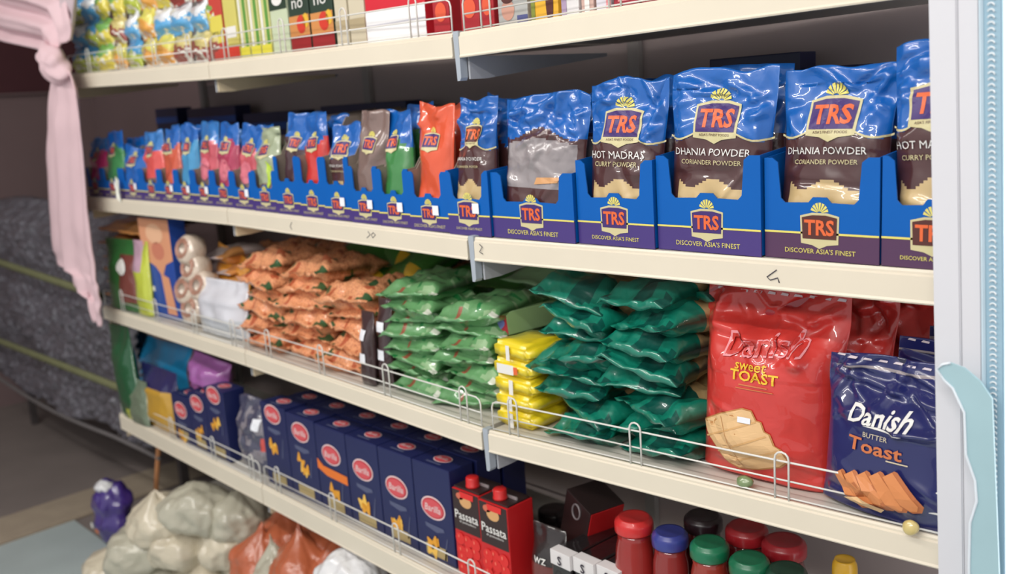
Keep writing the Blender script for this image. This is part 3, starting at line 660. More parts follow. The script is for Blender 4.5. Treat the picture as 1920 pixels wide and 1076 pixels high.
# cartons and bags at the left end of the third shelf
f_or = film('film_orange_left', (218, 150, 84)); f_lil = film('film_lilac', (196, 160, 180)); f_cobalt = film('film_cobalt', (30, 72, 156)); f_pch = film('film_peach', (222, 150, 108)); f_dgr = film('film_darkgreen', (50, 110, 56)); f_mar = film('film_maroon', (120, 62, 56)); f_lime = film('film_lime', (196, 206, 70)); f_crm = film('film_cream', (222, 204, 176))
om = [Bag(.16, .17, .045, seed=60+q, style='pillow', crumple=.006, ragged=1).build('noodle_pack', lambda x, t, s: 1 if abs(x) < .18 and .3 < t < .7 else 0, [f_or, film('film_orange_print', (206, 120, 60))], 12, 14) for q in range(3)]
stack('noodle_pack', om, 'orange noodle pack stacked at the curtain end', 'noodle pack', 'orange noodle packs', 2, 2, 6, [-.945, -.78], .058, .044, jit=.004, tilt=3)
o, bb = lone_bag('seasoning_pack', 212, 265, 452, 568, 2, .03, .04, [f_dgr, f_mar, FM['silver']], lambda x, t, s: (1 if (x > .0 and .12 < t < .8) else 0), 'green and maroon seasoning pack near the curtain', 'seasoning pack', 3, (R(-4), 0, R(4)))
link('label_print', decal_mesh('label_print', [(ellipse(.02, .14, .03, .026), i_white, 1)], bb.front, .012), o)
o, bb = lone_bag('seasoning_pack', 262, 288, 455, 585, 2, .035, .035, [f_lime, f_lil], lambda x, t, s: 0 if t < .6 or x > .2 else 1, 'lime and lilac narrow pack beside the tall blue carton', 'seasoning pack', 4, (R(-3), 0, 0))
# tall printed carton (blue and peach)
a = at(286, 590, .05); b = at(338, 600, .05); wd = b.x-a.x; xc = (a.x+b.x)/2; z0 = sz(2, xc); hh = min(.30, at(310, 405, .05).z-z0)
o = link('tall_carton', box_mesh('tall_carton', -wd/2, wd/2, 0, .05, 0, hh, card('cobalt', (34, 74, 160)), .002), None, (xc, .05, z0+.0005), (0, 0, R(2))); tag(o, 'tall blue and peach printed carton on the left bay', 'carton')
link('picture_print', decal_mesh('picture_print', [(poly_items([(-wd*.5, hh*.60), (-wd*.1, hh*.52), (wd*.1, hh*.42), (wd*.25, hh*.55), (wd*.5, hh*.6), (wd*.5, hh), (-wd*.5, hh)]), ink('peach', (222, 156, 120)), 0), (ellipse(.0, hh*.85, wd*.28, hh*.1), ink('peachlight', (236, 186, 150)), 1), (ellipse(.05*wd, hh*.68, wd*.2, hh*.09), ink('peachrose', (206, 128, 104)), 1),
      (poly_items([(wd*.12, hh*.05), (wd*.42, hh*.05), (wd*.3, hh*.42), (wd*.05, hh*.46)]), ink('peach', (222, 156, 120)), 1), (rect(-wd*.36, -wd*.22, hh*.26, hh*.31), i_white, 1)], FLAT, 0), o)
link('lilac_edge', decal_mesh('lilac_edge', [(rect(-wd*.5, -wd*.3, hh*.3, hh*.7), ink('lilac', (200, 168, 190)), 1)], FLAT, 0), o)
# rolled noodle nests
V, F = lathe([(.0, -.03), (.03, -.03), (.042, -.02), (.045, 0), (.042, .02), (.03, .03), (.018, .03), (.016, .0), (.0, -.002)], 22)
rm = mesh('noodle_roll', V, F, film('film_roll', (214, 196, 178), bump=.6))
Vt, Ft = tube([(.030*math.cos(q*.6)*(1-q*.012), .030*math.sin(q*.6)*(1-q*.012), .031) for q in range(40)], .002, 5)
rs = mesh('spiral', Vt, Ft, film('film_spiral', (178, 130, 110)))
for q, (px, py) in enumerate(((352, 470), (362, 505), (378, 538), (350, 545), (362, 580))):
    p = at(px, py, .05); o = link('noodle_roll', rm, None, (p.x, .06, p.z), (R(72), R(-12+q*5), R(12))); tag(o, 'cream rolled noodle pack with lilac wrap, ' + ['topmost', 'second', 'third', 'fourth', 'lowest'][q] + ' in its pile', 'noodle roll', 'rolled noodle packs'); link('spiral', rs, o)
a = at(345, 610, .1); 
stack('rice_pack', pack_meshes('rice_pack', .17, .16, .045, [film('film_ricewhite', (206, 190, 186)), f_or], lambda x, t, s: 1 if x > .25 and t < .4 else 0, 2, 90, nx=12, nz=14), 'pale rice pack below the rolled noodles', 'rice pack', 'pale rice packs', 2, 1, 5, [-.33], .10, .043, jit=.004)

# green bags with yellow corners behind the lentils
f_g2 = film('film_green_bag', (58, 128, 44)); f_y2 = film('film_yellow_corner', (226, 182, 40)); f_olive = film('film_olive', (100, 96, 44))
for q, (px, py, Y, w_, rz) in enumerate(((650, 515, .17, .22, 6), (742, 522, .19, .19, -8), (715, 490, .25, .24, 4))):
    p = at(px, py, Y)
    bag = Bag(w_, .24, .07, seed=120+q, style='pillow', crumple=.007, ragged=1.5)
    o = link('green_bag', bag.build('green_bag', lambda x, t, s: (1 if (x > .25 and t < .32) else (2 if x < -.3 else 0)), [f_g2, f_y2, f_olive], 20, 22), None, (p.x, Y-.04, min(p.z-.025, 1.085)), (R(-68), R(rz), R(rz*1.5)))
    tag(o, 'green bag with yellow corner on the rear stack, ' + ['left', 'right', 'topmost'][q] + ' of three', 'green bag', 'green bags behind the lentils')
for q in range(4):
    bag = Bag(.32, .16, .06, seed=140+q, style='pillow', crumple=.006)
    o = link('green_bag', bag.build('green_bag', lambda x, t, s: 0, [f_g2], 14, 12), None, (.62, .235, sz(2, .62)+.028+q*.054), (R(-90), 0, R(random.uniform(-3, 3))))
    tag(o, 'plain green bag inside the rear stack, ' + ['bottom', 'second', 'third', 'top'][q] + ' layer', 'green bag', 'green bags behind the lentils')
# dark sauce sachets with white stickers between lentils and green packs
m_choc = film('film_choc', (62, 42, 44))
for q, (xx, hh2) in enumerate(((.508, .16), (.548, .19))):
    bag = Bag(.05, hh2, .03, seed=150+q, crumple=.004); o = link('sauce_sachet', bag.build('sauce_sachet', lambda x, t, s: 0, [m_choc], 12, 14), None, (xx, .016+q*.018, sz(2, xx)+.001), (R(-4), 0, R(-4)))
    tag(o, ['shorter', 'taller'][q] + ' dark brown sachet with white stickers beside the green packs', 'sachet', 'dark sachets')
    for k_ in range(2-q*0): link('price_sticker', decal_mesh('price_sticker', [(rect(-.014, .012, hh2*(.62-.32*k_), hh2*(.62-.32*k_)+.022), m_tag, 1)], bag.front, .012), o)
# green soup packs
f_gm = film('film_green_mid', (100, 154, 100), vary=.15, vscale=30); f_gd = film('film_green_deep', (30, 122, 62)); f_gl = film('film_green_pale', (150, 184, 140)); f_wh = film('film_packwhite', (214, 218, 204)); f_rust = film('film_rust', (150, 84, 60))
def green_col(x, t, s):
    n_ = noise.noise(Vector((x*6, t*8, 2.2+s)))
    if t < .09 and x > .38: return 3
    if n_ > .36: return 2
    if n_ < -.36: return 1
    return 4 if (abs(x+.1) < .05 and t < .12) else 0
gm = pack_meshes('soup_pack', .165, .17, .042, [f_gm, f_gd, f_gl, f_wh, f_rust], green_col, 5, 160, crumple=.010, cscale=30, seal=.04, full=5, taper=.2)
stack('soup_pack', gm, 'green soup pack', 'soup pack', 'green soup packs on the third shelf', 2, 2, [8, 7], [.655, .815], .02, .0285, jit=.010, tilt=9)
gp = pack_meshes('soup_pack', .19, .2, .05, [f_gm, f_gd, f_gl, f_wh, f_rust], lambda x, t, s: 2 if t < .5 else 0, 2, 170, nx=14, nz=14)
stack('soup_pack', gp, 'large pale green soup pack at the rear', 'soup pack', 'green soup packs on the third shelf', 2, 1, 5, [.84], .19, .05, jit=.004, tilt=3)
p = at(940, 603, .10)
o = link('soup_box', box_mesh('soup_box', -.06, .06, 0, .13, -.022, .022, card('pale_green', (148, 182, 130)), .002), None, (p.x-.01, .075, p.z), (0, R(-8), R(-6))); tag(o, 'pale green box with red and blue end label above the green packs', 'box')
link('end_label', decal_mesh('end_label', [(rect(-.01, .06, -.02, .018), ink('labelred', (186, 44, 60)), 0), (ellipse(.026, .0, .028, .012, rot=.1), ink('labelblue', (120, 130, 200)), 1)], FLAT, 0), o)
# yellow cube packs
m_yel = film('film_yellow', (240, 214, 36), bump=.2)
bm = bmesh.new(); add_box(bm, -.050, .050, -.001, .10, 0, .031); bmesh.ops.bevel(bm, geom=bm.edges[:], offset=.008, segments=3, affect='EDGES'); 
bmesh.ops.subdivide_edges(bm, edges=[e for e in bm.edges if e.calc_length() > .03], cuts=3, use_grid_fill=True)
for v in bm.verts: v.co += Vector((noise.noise(v.co*40), noise.noise(v.co*40+Vector((5, 0, 0))), noise.noise(v.co*40+Vector((9, 0, 0)))))*.004
ym = bm_mesh('yellow_pack', bm, m_yel, True)
lb = decal_mesh('wrap_label', [(rect(-.03, .012, .006, .024), i_white, 2), (rect(.012, .022, .008, .022), i_orange, 2)], lambda x, z: -.003, 0)
lb2 = decal_mesh('wrap_label', [(rect(-.004, .006, .0, .028), i_white, 2)], lambda x, z: -.003, 0)
for q in range(5):
    x = .957+random.uniform(-.004, .004)+.004*q; o = link('yellow_pack', ym, None, (x-.004*q, .012, sz(2, x)+.001+q*.032), (0, R(random.uniform(-2, 2)), R(random.uniform(-5, 5))))
    tag(o, 'yellow foil pack, ' + ['bottom', 'second', 'third', 'fourth', 'top'][q] + ' of its short stack', 'yellow pack', 'yellow packs on the third shelf')
    link('wrap_label', lb if q == 3 else lb2, o)
# teal vermicelli packs
f_teal = film('film_teal', (12, 122, 100), bscale=22, bump=.6); f_teald = film('film_teal_dark', (6, 78, 68), bscale=22, bump=.6); f_clr = film('film_clear_grey', (120, 120, 112), bscale=22, bump=.7); f_noo = film('film_noodle', (190, 160, 112), bump=.6)
def teal_col(x, t, s):
    n_ = noise.noise(Vector((x*4, t*4, 7.7+s)))
    if t < .07 and n_ > .12: return 2
    if t > .36: return 3
    return 1 if n_ < -.3 else 0
tmm = pack_meshes('vermicelli_pack', .15, .24, .046, [f_teal, f_teald, f_clr, f_noo], teal_col, 5, 200, crumple=.013, cscale=24, seal=.06, full=5, taper=.18)
stack('vermicelli_pack', tmm, 'teal and clear vermicelli pack', 'noodle pack', 'teal vermicelli packs on the third shelf', 2, 2, [7, 7], [1.095, 1.245], .012, .0335, jit=.014, tilt=13)
for q, (x, y, zo, ry, rz) in enumerate(((1.09, .02, .246, 14, 10), (1.225, .02, .252, -5, -8), (1.27, .10, .262, 3, -12))):
    o = link('vermicelli_pack', tmm[q], None, (x, y, sz(2, x)+zo), (R(-84), R(ry), R(rz))); tag(o, 'teal vermicelli pack tossed on top of the teal stack, ' + ['left', 'middle', 'right'][q] + ' one', 'noodle pack', 'teal vermicelli packs on the third shelf')

# ------------------------------------------------------------------ fourth shelf: pasta cartons
m_pnavy = card('pasta_navy', (26, 34, 84)); m_pdark = card('pasta_dark', (26, 28, 60))
i_lred = ink('ovalred', (214, 84, 92)); i_lw = ink('ovalwhite', (236, 208, 208)); i_lrd = ink('ovaldeep', (190, 50, 62)); i_pasta = ink('pasta', (232, 164, 52)); i_pasta2 = ink('pasta_light', (244, 196, 90)); i_greyt = ink('greytext', (84, 90, 122)); i_win = ink('pastawindow', (176, 156, 110)); i_orb = ink('orangeband', (232, 120, 44))
def logo_items(cx, cz, k, L=0):
    return [(ellipse(cx, cz, .5*k, .33*k, 28), i_lw, L), (ellipse(cx, cz, .455*k, .285*k, 28), i_lrd, L+1), (ellipse(cx, cz, .42*k, .25*k, 28), i_lred, L+2), (text_item('Barilla', cx, cz, .66*k, .2*k), i_lw, L+3)]
def bow(cx, cz, k, L=0, seed=0):
    r = random.Random(seed); it = []
    for q in range(3):
        ox, oz, a = r.uniform(-.25, .25)*k, r.uniform(-.25, .25)*k, r.uniform(-.7, .7)
        pts = [(-.5, .3), (-.38, .34), (0, .07), (.38, .34), (.5, .28), (.42, -.3), (.3, -.34), (0, -.07), (-.34, -.34), (-.46, -.28)]
        it.append((poly_items([(cx+ox+k*.62*(x*math.cos(a)-z*math.sin(a)), cz+oz+k*.8*(x*math.sin(a)+z*math.cos(a))) for x, z in pts]), i_pasta if q != 1 else i_pasta2, L+q))
    it.append((poly_items([(cx+.55*k, cz-.5*k), (cx+.62*k, cz-.1*k), (cx+.78*k, cz+.5*k), (cx+.86*k, cz+.62*k), (cx+.74*k, cz+.1*k), (cx+.66*k, cz-.45*k)]), i_greyt, L))
    return it
PBX = [-.545, -.43, -.318, -.205, -.005, .118, .248, .376, .500, .622, .745]
PLZ = [.580, .622, .668, None, .676, .655, .626, .620, .610, .596]
def pasta_box(xa, xb, y, h, logoz, seed, label, front=True, orangeband=False, faint=False):
    wd = xb-xa-.003; xc = (xa+xb)/2; z0 = sz(3, xc)
    o = link('pasta_carton', None, None, (xc, y, z0+.0005)); tag(o, label, 'pasta carton', 'navy pasta cartons on the fourth shelf')
    cb_ = link('carton_body', box_mesh('carton_body', -wd/2, wd/2, 0, .066, 0, h, m_pnavy, .0022), o)
    # top print: flap seam, oval and grey lettering lying on the top face
    t = link('top_print', decal_mesh('top_print', logo_items(0, .036, .05) + [(rect(-.026, .02, .009, .0145), i_greyt, 0)], FLAT, 0), cb_); t.rotation_euler = (R(-90), 0, 0); t.location = (0, .001, h)
    lz = logoz-z0
    link('logo', decal_mesh('logo', logo_items(0, lz, .078), FLAT, 0), cb_)
    it = [(poly_items([(-wd*.26, lz-.038), (wd*.24, lz-.040), (wd*.26, lz-.047), (wd*.05, lz-.054), (-wd*.24, lz-.047)]), i_greyt, 0)]
    if orangeband: it.append((poly_items([(-wd*.5, lz-.02), (-wd*.3, lz-.035), (wd*.48, lz-.04), (wd*.48, lz-.062), (-wd*.2, lz-.058), (-wd*.5, lz-.045)]), i_orb, 1))
    link('lettering', decal_mesh('lettering', it, FLAT, 0), cb_)
    link('pasta_print', decal_mesh('pasta_print', bow(-.004, lz-.088, .052, 0, seed), FLAT, 0), cb_)
    link('window_print', decal_mesh('window_print', [(rect(-wd*.28, wd*.28, .008, .034), i_win, 0)], FLAT, 0), cb_)
    return o
HB = [.145, .17, .205, .0, .222, .218, .215, .215, .215, .215]
ni = 0
for i in range(10):
    if i == 3: continue
    ni += 1
    pasta_box(PBX[i], PBX[i+1]-(.085 if i == 2 else 0)*0, .022, HB[i], PLZ[i], i+3, 'navy pasta carton with red oval logo in the front row, ' + ORD[ni-1] + ' from the curtain end', orangeband=(i == 6))
for rw in range(2):
    for i in range(4, 10):
        pasta_box(PBX[i]+.004, PBX[i+1]+.004, .095+rw*.074, .215, .600, i+30, 'navy pasta carton in the ' + ['second', 'third'][rw] + ' row, ' + ORD[i-4] + ' from left in that row')
# shrink-wrapped grey bag between the cartons
bag = Bag(.165, .20, .06, seed=300, crumple=.010, cscale=24, ragged=1)
o = link('pasta_bag', bag.build('pasta_bag', lambda x, t, s: (1 if noise.noise(Vector((x*6, t*6, 1))) > .1 else (2 if x > .3 and .3 < t < .5 else 0)), [film('film_smoke', (70, 70, 92), bump=.7), film('film_smoke_light', (132, 126, 134), bump=.7), film('film_redspot', (200, 70, 60))], 20, 24), None, (-.10, .05, sz(3, -.1)+.001), (R(-5), 0, R(4)))
tag(o, 'clear shrink wrapped grey pasta bag between two navy cartons', 'pasta bag')
link('price_sticker', decal_mesh('price_sticker', [(rect(.02, .045, .12, .15), m_tag, 1)], bag.front, .012), o)
# left end of the fourth shelf
f_pur = film('film_violet', (164, 96, 166)); f_cyan = film('film_cyan', (40, 150, 206)); f_dkg = film('film_bottlegreen', (16, 84, 46)); f_gold = film('film_gold', (200, 154, 50)); f_nv2 = film('film_navyband', (36, 34, 88)); f_sage = film('film_sage', (112, 126, 104), bump=.6)
lone_bag('green_sack', 232, 268, 618, 770, 3, .02, .05, [f_dkg], lambda x, t, s: 0, 'tall bottle green bag at the far end of the pasta shelf', 'bag', 11, (0, R(-3), 0))
lone_bag('pasta_bag', 276, 338, 696, 795, 3, .04, .06, [f_gold, f_nv2], lambda x, t, s: 1 if t > .66 else 0, 'gold pasta bag with navy top near the curtain end', 'pasta bag', 12, (R(-3), 0, 0))
lone_bag('herb_bag', 240, 280, 715, 785, 3, .012, .03, [f_sage, f_lime], lambda x, t, s: 1 if (t < .3 and x < -.1) else 0, 'small crumpled sage green bag at the very end', 'bag', 13, (R(-3), 0, 0))
lone_bag('cyan_bag', 262, 372, 632, 720, 3, .16, .08, [f_cyan, card('beige', (196, 168, 150)), f_mar], lambda x, t, s: (1 if t > .92 and x < .1 else (2 if x > .42 else 0)), 'bright cyan bag standing behind the violet bag', 'bag', 14, (R(-3), 0, 0), crumple=.009)
bag = Bag(.20, .115, .075, seed=15, style='pillow', crumple=.008, cscale=20)
p = at(382, 760, .05); o = link('violet_bag', bag.build('violet_bag', lambda x, t, s: 0, [f_pur], 20, 20), None, (p.x-.01, .075, sz(3, p.x)+.150), (R(-10), R(6), R(4))); tag(o, 'shiny violet bag perched on the small pasta cartons', 'bag')
bag = Bag(.15, .2, .06, seed=16); o = link('cereal_bag', bag.build('cereal_bag', lambda x, t, s: 1 if t > .8 else 0, [f_nv2, film('film_pinkred', (206, 60, 84))], 14, 16), None, (-.47, .14, sz(3, -.47)+.001), (R(-4), 0, 0)); tag(o, 'dark navy bag with pink top behind the small cartons', 'bag')

# ------------------------------------------------------------------ passata cartons, dark packs, bottles
m_pb = card('passata_black', (48, 34, 34)); m_pr = card('passata_red', (202, 30, 34)); i_tom = ink('tomato', (222, 46, 44)); i_tomh = ink('tomato_light', (244, 120, 100)); i_onion = ink('onion', (214, 164, 110))
def passata(xa, xb, y, h, label, rz=0):
    wd = xb-xa; xc = (xa+xb)/2; z0 = sz(3, xc)
    o = link('passata_carton', None, None, (xc, y, z0+.0005), (0, 0, R(rz))); tag(o, label, 'passata carton', 'passata cartons on the fourth shelf')
    cb_ = link('carton_body', box_mesh('carton_body', -wd/2, wd/2, 0, .07, 0, h, m_pr, .002), o)
    b_ = link('carton_top', box_mesh('carton_top', -wd/2+.002, wd/2-.002, .004, .066, h, h+.004, m_pb, .001), o)
    link('top_seam', box_mesh('top_seam', -wd/2+.006, wd/2-.006, .033, .037, h+.004, h+.010, m_sil, .001), b_)
    V, F = lathe([(.0145, 0), (.0145, .004), (.0135, .005), (.0135, .019), (.012, .021)], 24); cp_ = link('screw_cap', mesh('screw_cap', V, F, mat('cap_red', (206, 36, 36), rough=.35, coat=.3)), o, (0, .022, h+.004))
    it = [(rect(-wd*.48, wd*.48, h*.52, h*.995), ink('blackprint', (52, 36, 36)), 0), (ellipse(.0, h*.88, wd*.22, h*.07), i_onion, 1), (ellipse(-wd*.2, h*.93, wd*.14, h*.04), ink('garlic', (206, 110, 84)), 1), (poly_items([(-wd*.16, h*.92), (wd*.3, h*.92), (wd*.32, h*.99), (-wd*.2, h*.99)]), i_tom, 2),
          (text_item('Passata', 0, h*.71, wd*.86, h*.10), i_white, 1), (text_item('di pomodoro', .03*wd, h*.63, wd*.6, h*.035), i_white, 1)]
    rr = random.Random(int(xc*1000))
    for q in range(12):
        cx, cz = (q % 3-1)*wd*.28+rr.uniform(-.003, .003), h*(.06+.115*(q//3))+rr.uniform(-.004, .004); it += [(ellipse(cx, cz, wd*.17, h*.07, 16), i_tom, 1+q % 2), (ellipse(cx-.003, cz+.005, .002, .004, 8), i_tomh, 3)]
    link('front_print', decal_mesh('front_print', it, FLAT, 0), cb_)
    return o
passata(.752, .832, .020, .185, 'red and black passata carton with red cap, nearer the pasta cartons')
passata(.838, .918, .014, .185, 'red and black passata carton with red cap, nearer the dark jars')
z0 = sz(3, .97)
o = link('lying_carton', box_mesh('lying_carton', -.04, .04, 0, .08, 0, .15, m_pb, .002), None, (.975, .115, z0+.055), (0, R(18), R(-14))); tag(o, 'black carton with silver ring leaning behind the passata cartons', 'carton')
Vr, Fr = tube([(.012*math.cos(a), 0, .016*math.sin(a)+.125) for a in [2*math.pi*q/20 for q in range(20)]], .002, 6, True); link('silver_ring', mesh('silver_ring', Vr, Fr, m_sil), o, (0, -.001, 0))
link('red_side', box_mesh('red_side', .0402, .042, .002, .078, .02, .148, m_pr, .0005), o)
o2 = link('jar_block', box_mesh('jar_block', -.06, .06, 0, .1, 0, .053, m_pb, .003), None, (.985, .11, z0+.0005)); tag(o2, 'dark block pack lying under the leaning black carton', 'pack'); link('pack_label', decal_mesh('pack_label', [(rect(-.03, .03, .012, .04), i_brown, 0)], FLAT, 0), o2)
# dark sachet with maroon label
bag = Bag(.085, .155, .05, seed=400, crumple=.004); f_blk = film('film_black', (36, 28, 28), bscale=16)
o = link('coffee_pack', bag.build('coffee_pack', lambda x, t, s: 1 if t < .55 and s == 0 else 0, [f_blk, film('film_maroon2', (110, 44, 40))], 16, 18), None, (.985, .05, z0+.001), (R(-3), 0, 0)); tag(o, 'matt black pack with maroon label right of the passata', 'pack')
link('lettering', decal_mesh('lettering', [(text_item('wz', .0, .095, .030), i_white, 1)], bag.front, .012), o)
# black glossy bricks with white label bands
for q in range(3):
    x = 1.035 + .052*q; zz = sz(3, x)
    o = link('coffee_brick', None, None, (x+.012, .018+q*.004, zz+.0005), (0, 0, R(-3))); tag(o, 'black glossy brick pack with white label band, ' + ['left', 'middle', 'right'][q] + ' of three', 'brick pack', 'black brick packs')
    link('brick_body', box_mesh('brick_body', -.025, .025, 0, .15, 0, .135, film('film_gloss_black', (24, 20, 22), bscale=12), .005), o)
    link('label_band', box_mesh('label_band', -.0252, .0252, -.0012, .022, .108, .1365, mat('label_white', (224, 220, 220), rough=.5), .001), o)
    link('lettering', decal_mesh('lettering', [(text_item('S', 0, .121, .010, .018), i_dark, 3)], lambda x, z: -.001, 0), o)
for q, (px, py, Y) in enumerate(((1075, 965, .24), (1040, 955, .28))):
    p = at(px, py, Y); V, F = lathe([(.036, 0), (.038, .004), (.038, p.z-sz(3, p.x)-.03), (.034, p.z-sz(3, p.x)-.024), (.036, p.z-sz(3, p.x)-.022), (.036, p.z-sz(3, p.x)-.002), (.033, p.z-sz(3, p.x))], 24)
    o = link('dark_jar', mesh('dark_jar', V, F, film('film_jar', (44, 32, 32), bump=0)), None, (p.x, Y, sz(3, p.x)+.0005)); tag(o, 'dark lidded jar at the rear, ' + ['right', 'left'][q] + ' of two behind the brick packs', 'jar', 'dark jars')
    V, F = lathe([(.0375, 0), (.0375, .018), (.035, .02)], 24); link('lid', mesh('lid', V, F, mat('lid_black', (30, 24, 26), rough=.4)), o, (0, 0, p.z-sz(3, p.x)-.02))
def bottle(px, ytop, Y, rcap, capcol, capname, label, body='ketchup', hcap=.026, rb=.034, bc=(150, 40, 36), tagged=False):
    p = at(px, ytop, Y); x = p.x; z0 = sz(3, x); H = p.z-z0
    o = link('sauce_bottle', None, None, (x, Y, z0+.0005)); tag(o, label, 'bottle', 'sauce bottles on the fourth shelf')
    nk = rcap*.86; hb = H-hcap
    V, F = lathe([(rb*.92, 0), (rb, .006), (rb, hb*.42), (rb*.97, hb*.5), (nk*1.12, hb*.86), (nk, hb*.94), (nk, hb)], 30)
    bd_ = link('bottle_body', mesh('bottle_body', V, F, mat('glass_'+body, bc, rough=.15, coat=.8, vary=.08, coatr=.05)), o)
    V, F = lathe([(rcap*.97, 0), (rcap, .002), (rcap, hcap*.6), (rcap*.95, hcap*.8), (rcap*.82, hcap*.92), (rcap*.8, hcap), (rcap*.7, hcap*.96), (.001, hcap*.94)], 30)
    link('cap', mesh('cap', V, F, mat('cap_'+capname, capcol, rough=.35, coat=.4, vary=.03)), o, (0, 0, hb))
    if tagged: link('price_sticker', box_mesh('price_sticker', -.010, .010, -rb*.80, -rb*.78, hb*.55, hb*.55+.03, m_tag), bd_)
bottle(1188, 968, .07, .034, (206, 44, 44), 'tomred', 'tall sauce bottle with bright red cap', rb=.040)
bottle(1256, 995, .075, .031, (52, 60, 138), 'blue', 'sauce bottle with dark blue cap', bc=(136, 40, 38), body='dark', tagged=True)
bottle(1330, 1015, .075, .032, (20, 112, 76), 'green', 'sauce bottle with green cap beside the blue capped one', bc=(150, 52, 40), body='brick')
bottle(1405, 1045, .070, .032, (18, 104, 70), 'green2', 'sauce bottle with green cap, lower and further right', bc=(140, 44, 38), body='brick2')
bottle(1318, 965, .17, .034, (42, 26, 32), 'black', 'sauce bottle with black cap in the second row', bc=(96, 36, 36), body='dark2')
bottle(1400, 985, .17, .036, (176, 36, 44), 'red2', 'jar with red lid in the second row behind the green caps', bc=(120, 40, 40), body='dark3')
bottle(1470, 1012, .16, .036, (164, 32, 42), 'red3', 'jar with dark red lid, right of the second row', bc=(110, 38, 38), body='dark4')
bottle(1475, 1066, .08, .032, (24, 60, 44), 'deepgreen', 'sauce bottle with deep green cap in the front row', bc=(110, 40, 36), body='dark5')
bottle(1584, 1048, .09, .018, (214, 164, 40), 'amber', 'slim bottle with amber yellow cap near the grey post', bc=(190, 150, 60), body='amberglass', rb=.026, hcap=.035)

# ------------------------------------------------------------------ top shelf: packets and cartons (only their lower part is in view)
SC = {'limeblue': ((176, 190, 60), (70, 150, 200)), 'orangeyel': ((224, 160, 70), (216, 206, 90)), 'redbrown': ((150, 60, 52), (206, 190, 120)), 'sky': ((90, 165, 215), (220, 222, 226)), 'yellow': ((222, 206, 80), (120, 176, 90))}
sk = list(SC); sach = {}
for q, k_ in enumerate(sk):
    a_, b_ = SC[k_]; mats = [film('sachet_'+k_, a_, bump=.5), film('sachet_top_'+k_, b_, bump=.5), film('sachet_white', (222, 220, 208), bump=.5)]
    sach[k_] = [Bag(.096, .078, .045, seed=500+q*5+v, style='pillow', crumple=.005, cscale=34, ragged=1).build('snack_sachet', lambda x, t, s, q=q: (1 if t > .55+.1*math.sin(x*9+q) else (2 if noise.noise(Vector((x*7, t*6, q+.5))) > .33 else 0)), mats, 12, 14) for v in range(2)]
seq = [['limeblue', 'limeblue', 'yellow', 'orangeyel', 'limeblue', 'orangeyel', 'orangeyel', 'redbrown', 'redbrown', 'redbrown'], ['sky', 'limeblue', 'yellow', 'redbrown', 'sky', 'orangeyel', 'sky', 'sky', 'sky', 'yellow'], ['limeblue', 'sky', 'yellow', 'yellow', 'limeblue', 'orangeyel', 'yellow', 'redbrown', 'redbrown', 'yellow'], ['sky', 'sky', 'limeblue', 'sky', 'redbrown', 'yellow', 'orangeyel', 'redbrown', 'sky', 'redbrown']]
SW = {'limeblue': 'lime and blue', 'orangeyel': 'orange and yellow', 'redbrown': 'red brown', 'sky': 'sky blue and white', 'yellow': 'yellow and green'}
for rw in range(4):
    for c in range(10):
        x = -.90+c*.098; k_ = seq[rw][c]
        o = link('snack_sachet', sach[k_][(rw+c) % 2], None, (x+random.uniform(-.004, .004), .045+rw*.006, sz(0, x)+.002+rw*.074), (R(-6), R(random.uniform(-9, 9)), R(random.uniform(-8, 8))))
        tag(o, SW[k_] + ' snack sachet on the top shelf, ' + ['bottom', 'second', 'third', 'fourth'][rw] + ' row, ' + ORD[c] + ' from the curtain', 'snack sachet', 'snack sachets on the top shelf')
def top_carton(px0, px1, col, label, cat='carton', hh=.21, prints=None, Y=.03, dp=.06, name='food_carton'):
    ya = 118-(px0-393)*.115+8; a = at(px0, ya, Y); b = at(px1, ya-(px1-px0)*.115, Y); wd = b.x-a.x-.003; xc = (a.x+b.x)/2; z0 = sz(0, xc)
    o = link(name, box_mesh(name, -wd/2, wd/2, 0, dp, 0, hh, card(label.split(',')[0].replace(' ', '_')[:50], col), .002), None, (xc, Y, z0+.0005), (0, 0, R(random.uniform(-2, 2)))); tag(o, label, cat, 'packets and cartons on the top shelf')
    if prints: link('front_print', decal_mesh('front_print', prints(wd, hh), FLAT, 0), o)
    return o
gy = ink('palegreen', (200, 206, 130)); gg = ink('leafgreen', (96, 150, 66)); rdk = ink('darkred', (150, 34, 38))
for q, (a, b) in enumerate(((455, 474), (475, 494), (495, 514))):
    top_carton(a, b, (208, 206, 140), 'slim pale yellow green carton on the top shelf, ' + ['left', 'middle', 'right'][q] + ' of three', prints=lambda wd, h: [(rect(wd*.1, wd*.4, .0, h), gg, 0), (rect(-wd*.35, -wd*.15, .02, h*.7), i_white, 0), (rect(-wd*.5, wd*.5, 0, h*.12), ink('yellowband', (216, 206, 70)), 1)])
top_carton(515, 548, (196, 206, 176), 'pale green carton with dark top on the top shelf', prints=lambda wd, h: [(rect(-wd*.5, wd*.5, h*.45, h), ink('darkgreen', (40, 58, 44)), 0), (ellipse(0, h*.55, wd*.3, h*.06), i_white, 1)])
for q, (a, b) in enumerate(((549, 588), (589, 632))):
    top_carton(a, b, (44, 62, 50), 'dark green carton with tomato picture and white lettering, ' + ['left', 'right'][q] + ' of two', prints=lambda wd, h: [(rect(-wd*.5, wd*.5, 0, h*.16), rdk, 0), (rect(-wd*.5, wd*.5, h*.16, h*.36), ink('apricot', (206, 140, 80)), 0), (ellipse(wd*.1, h*.27, wd*.22, h*.09), i_red, 1), (ellipse(wd*.34, h*.3, wd*.14, h*.07), ink('yellowpepper', (226, 180, 60)), 1), (text_item('no', 0, h*.47, wd*.55, h*.08), i_white, 1)])
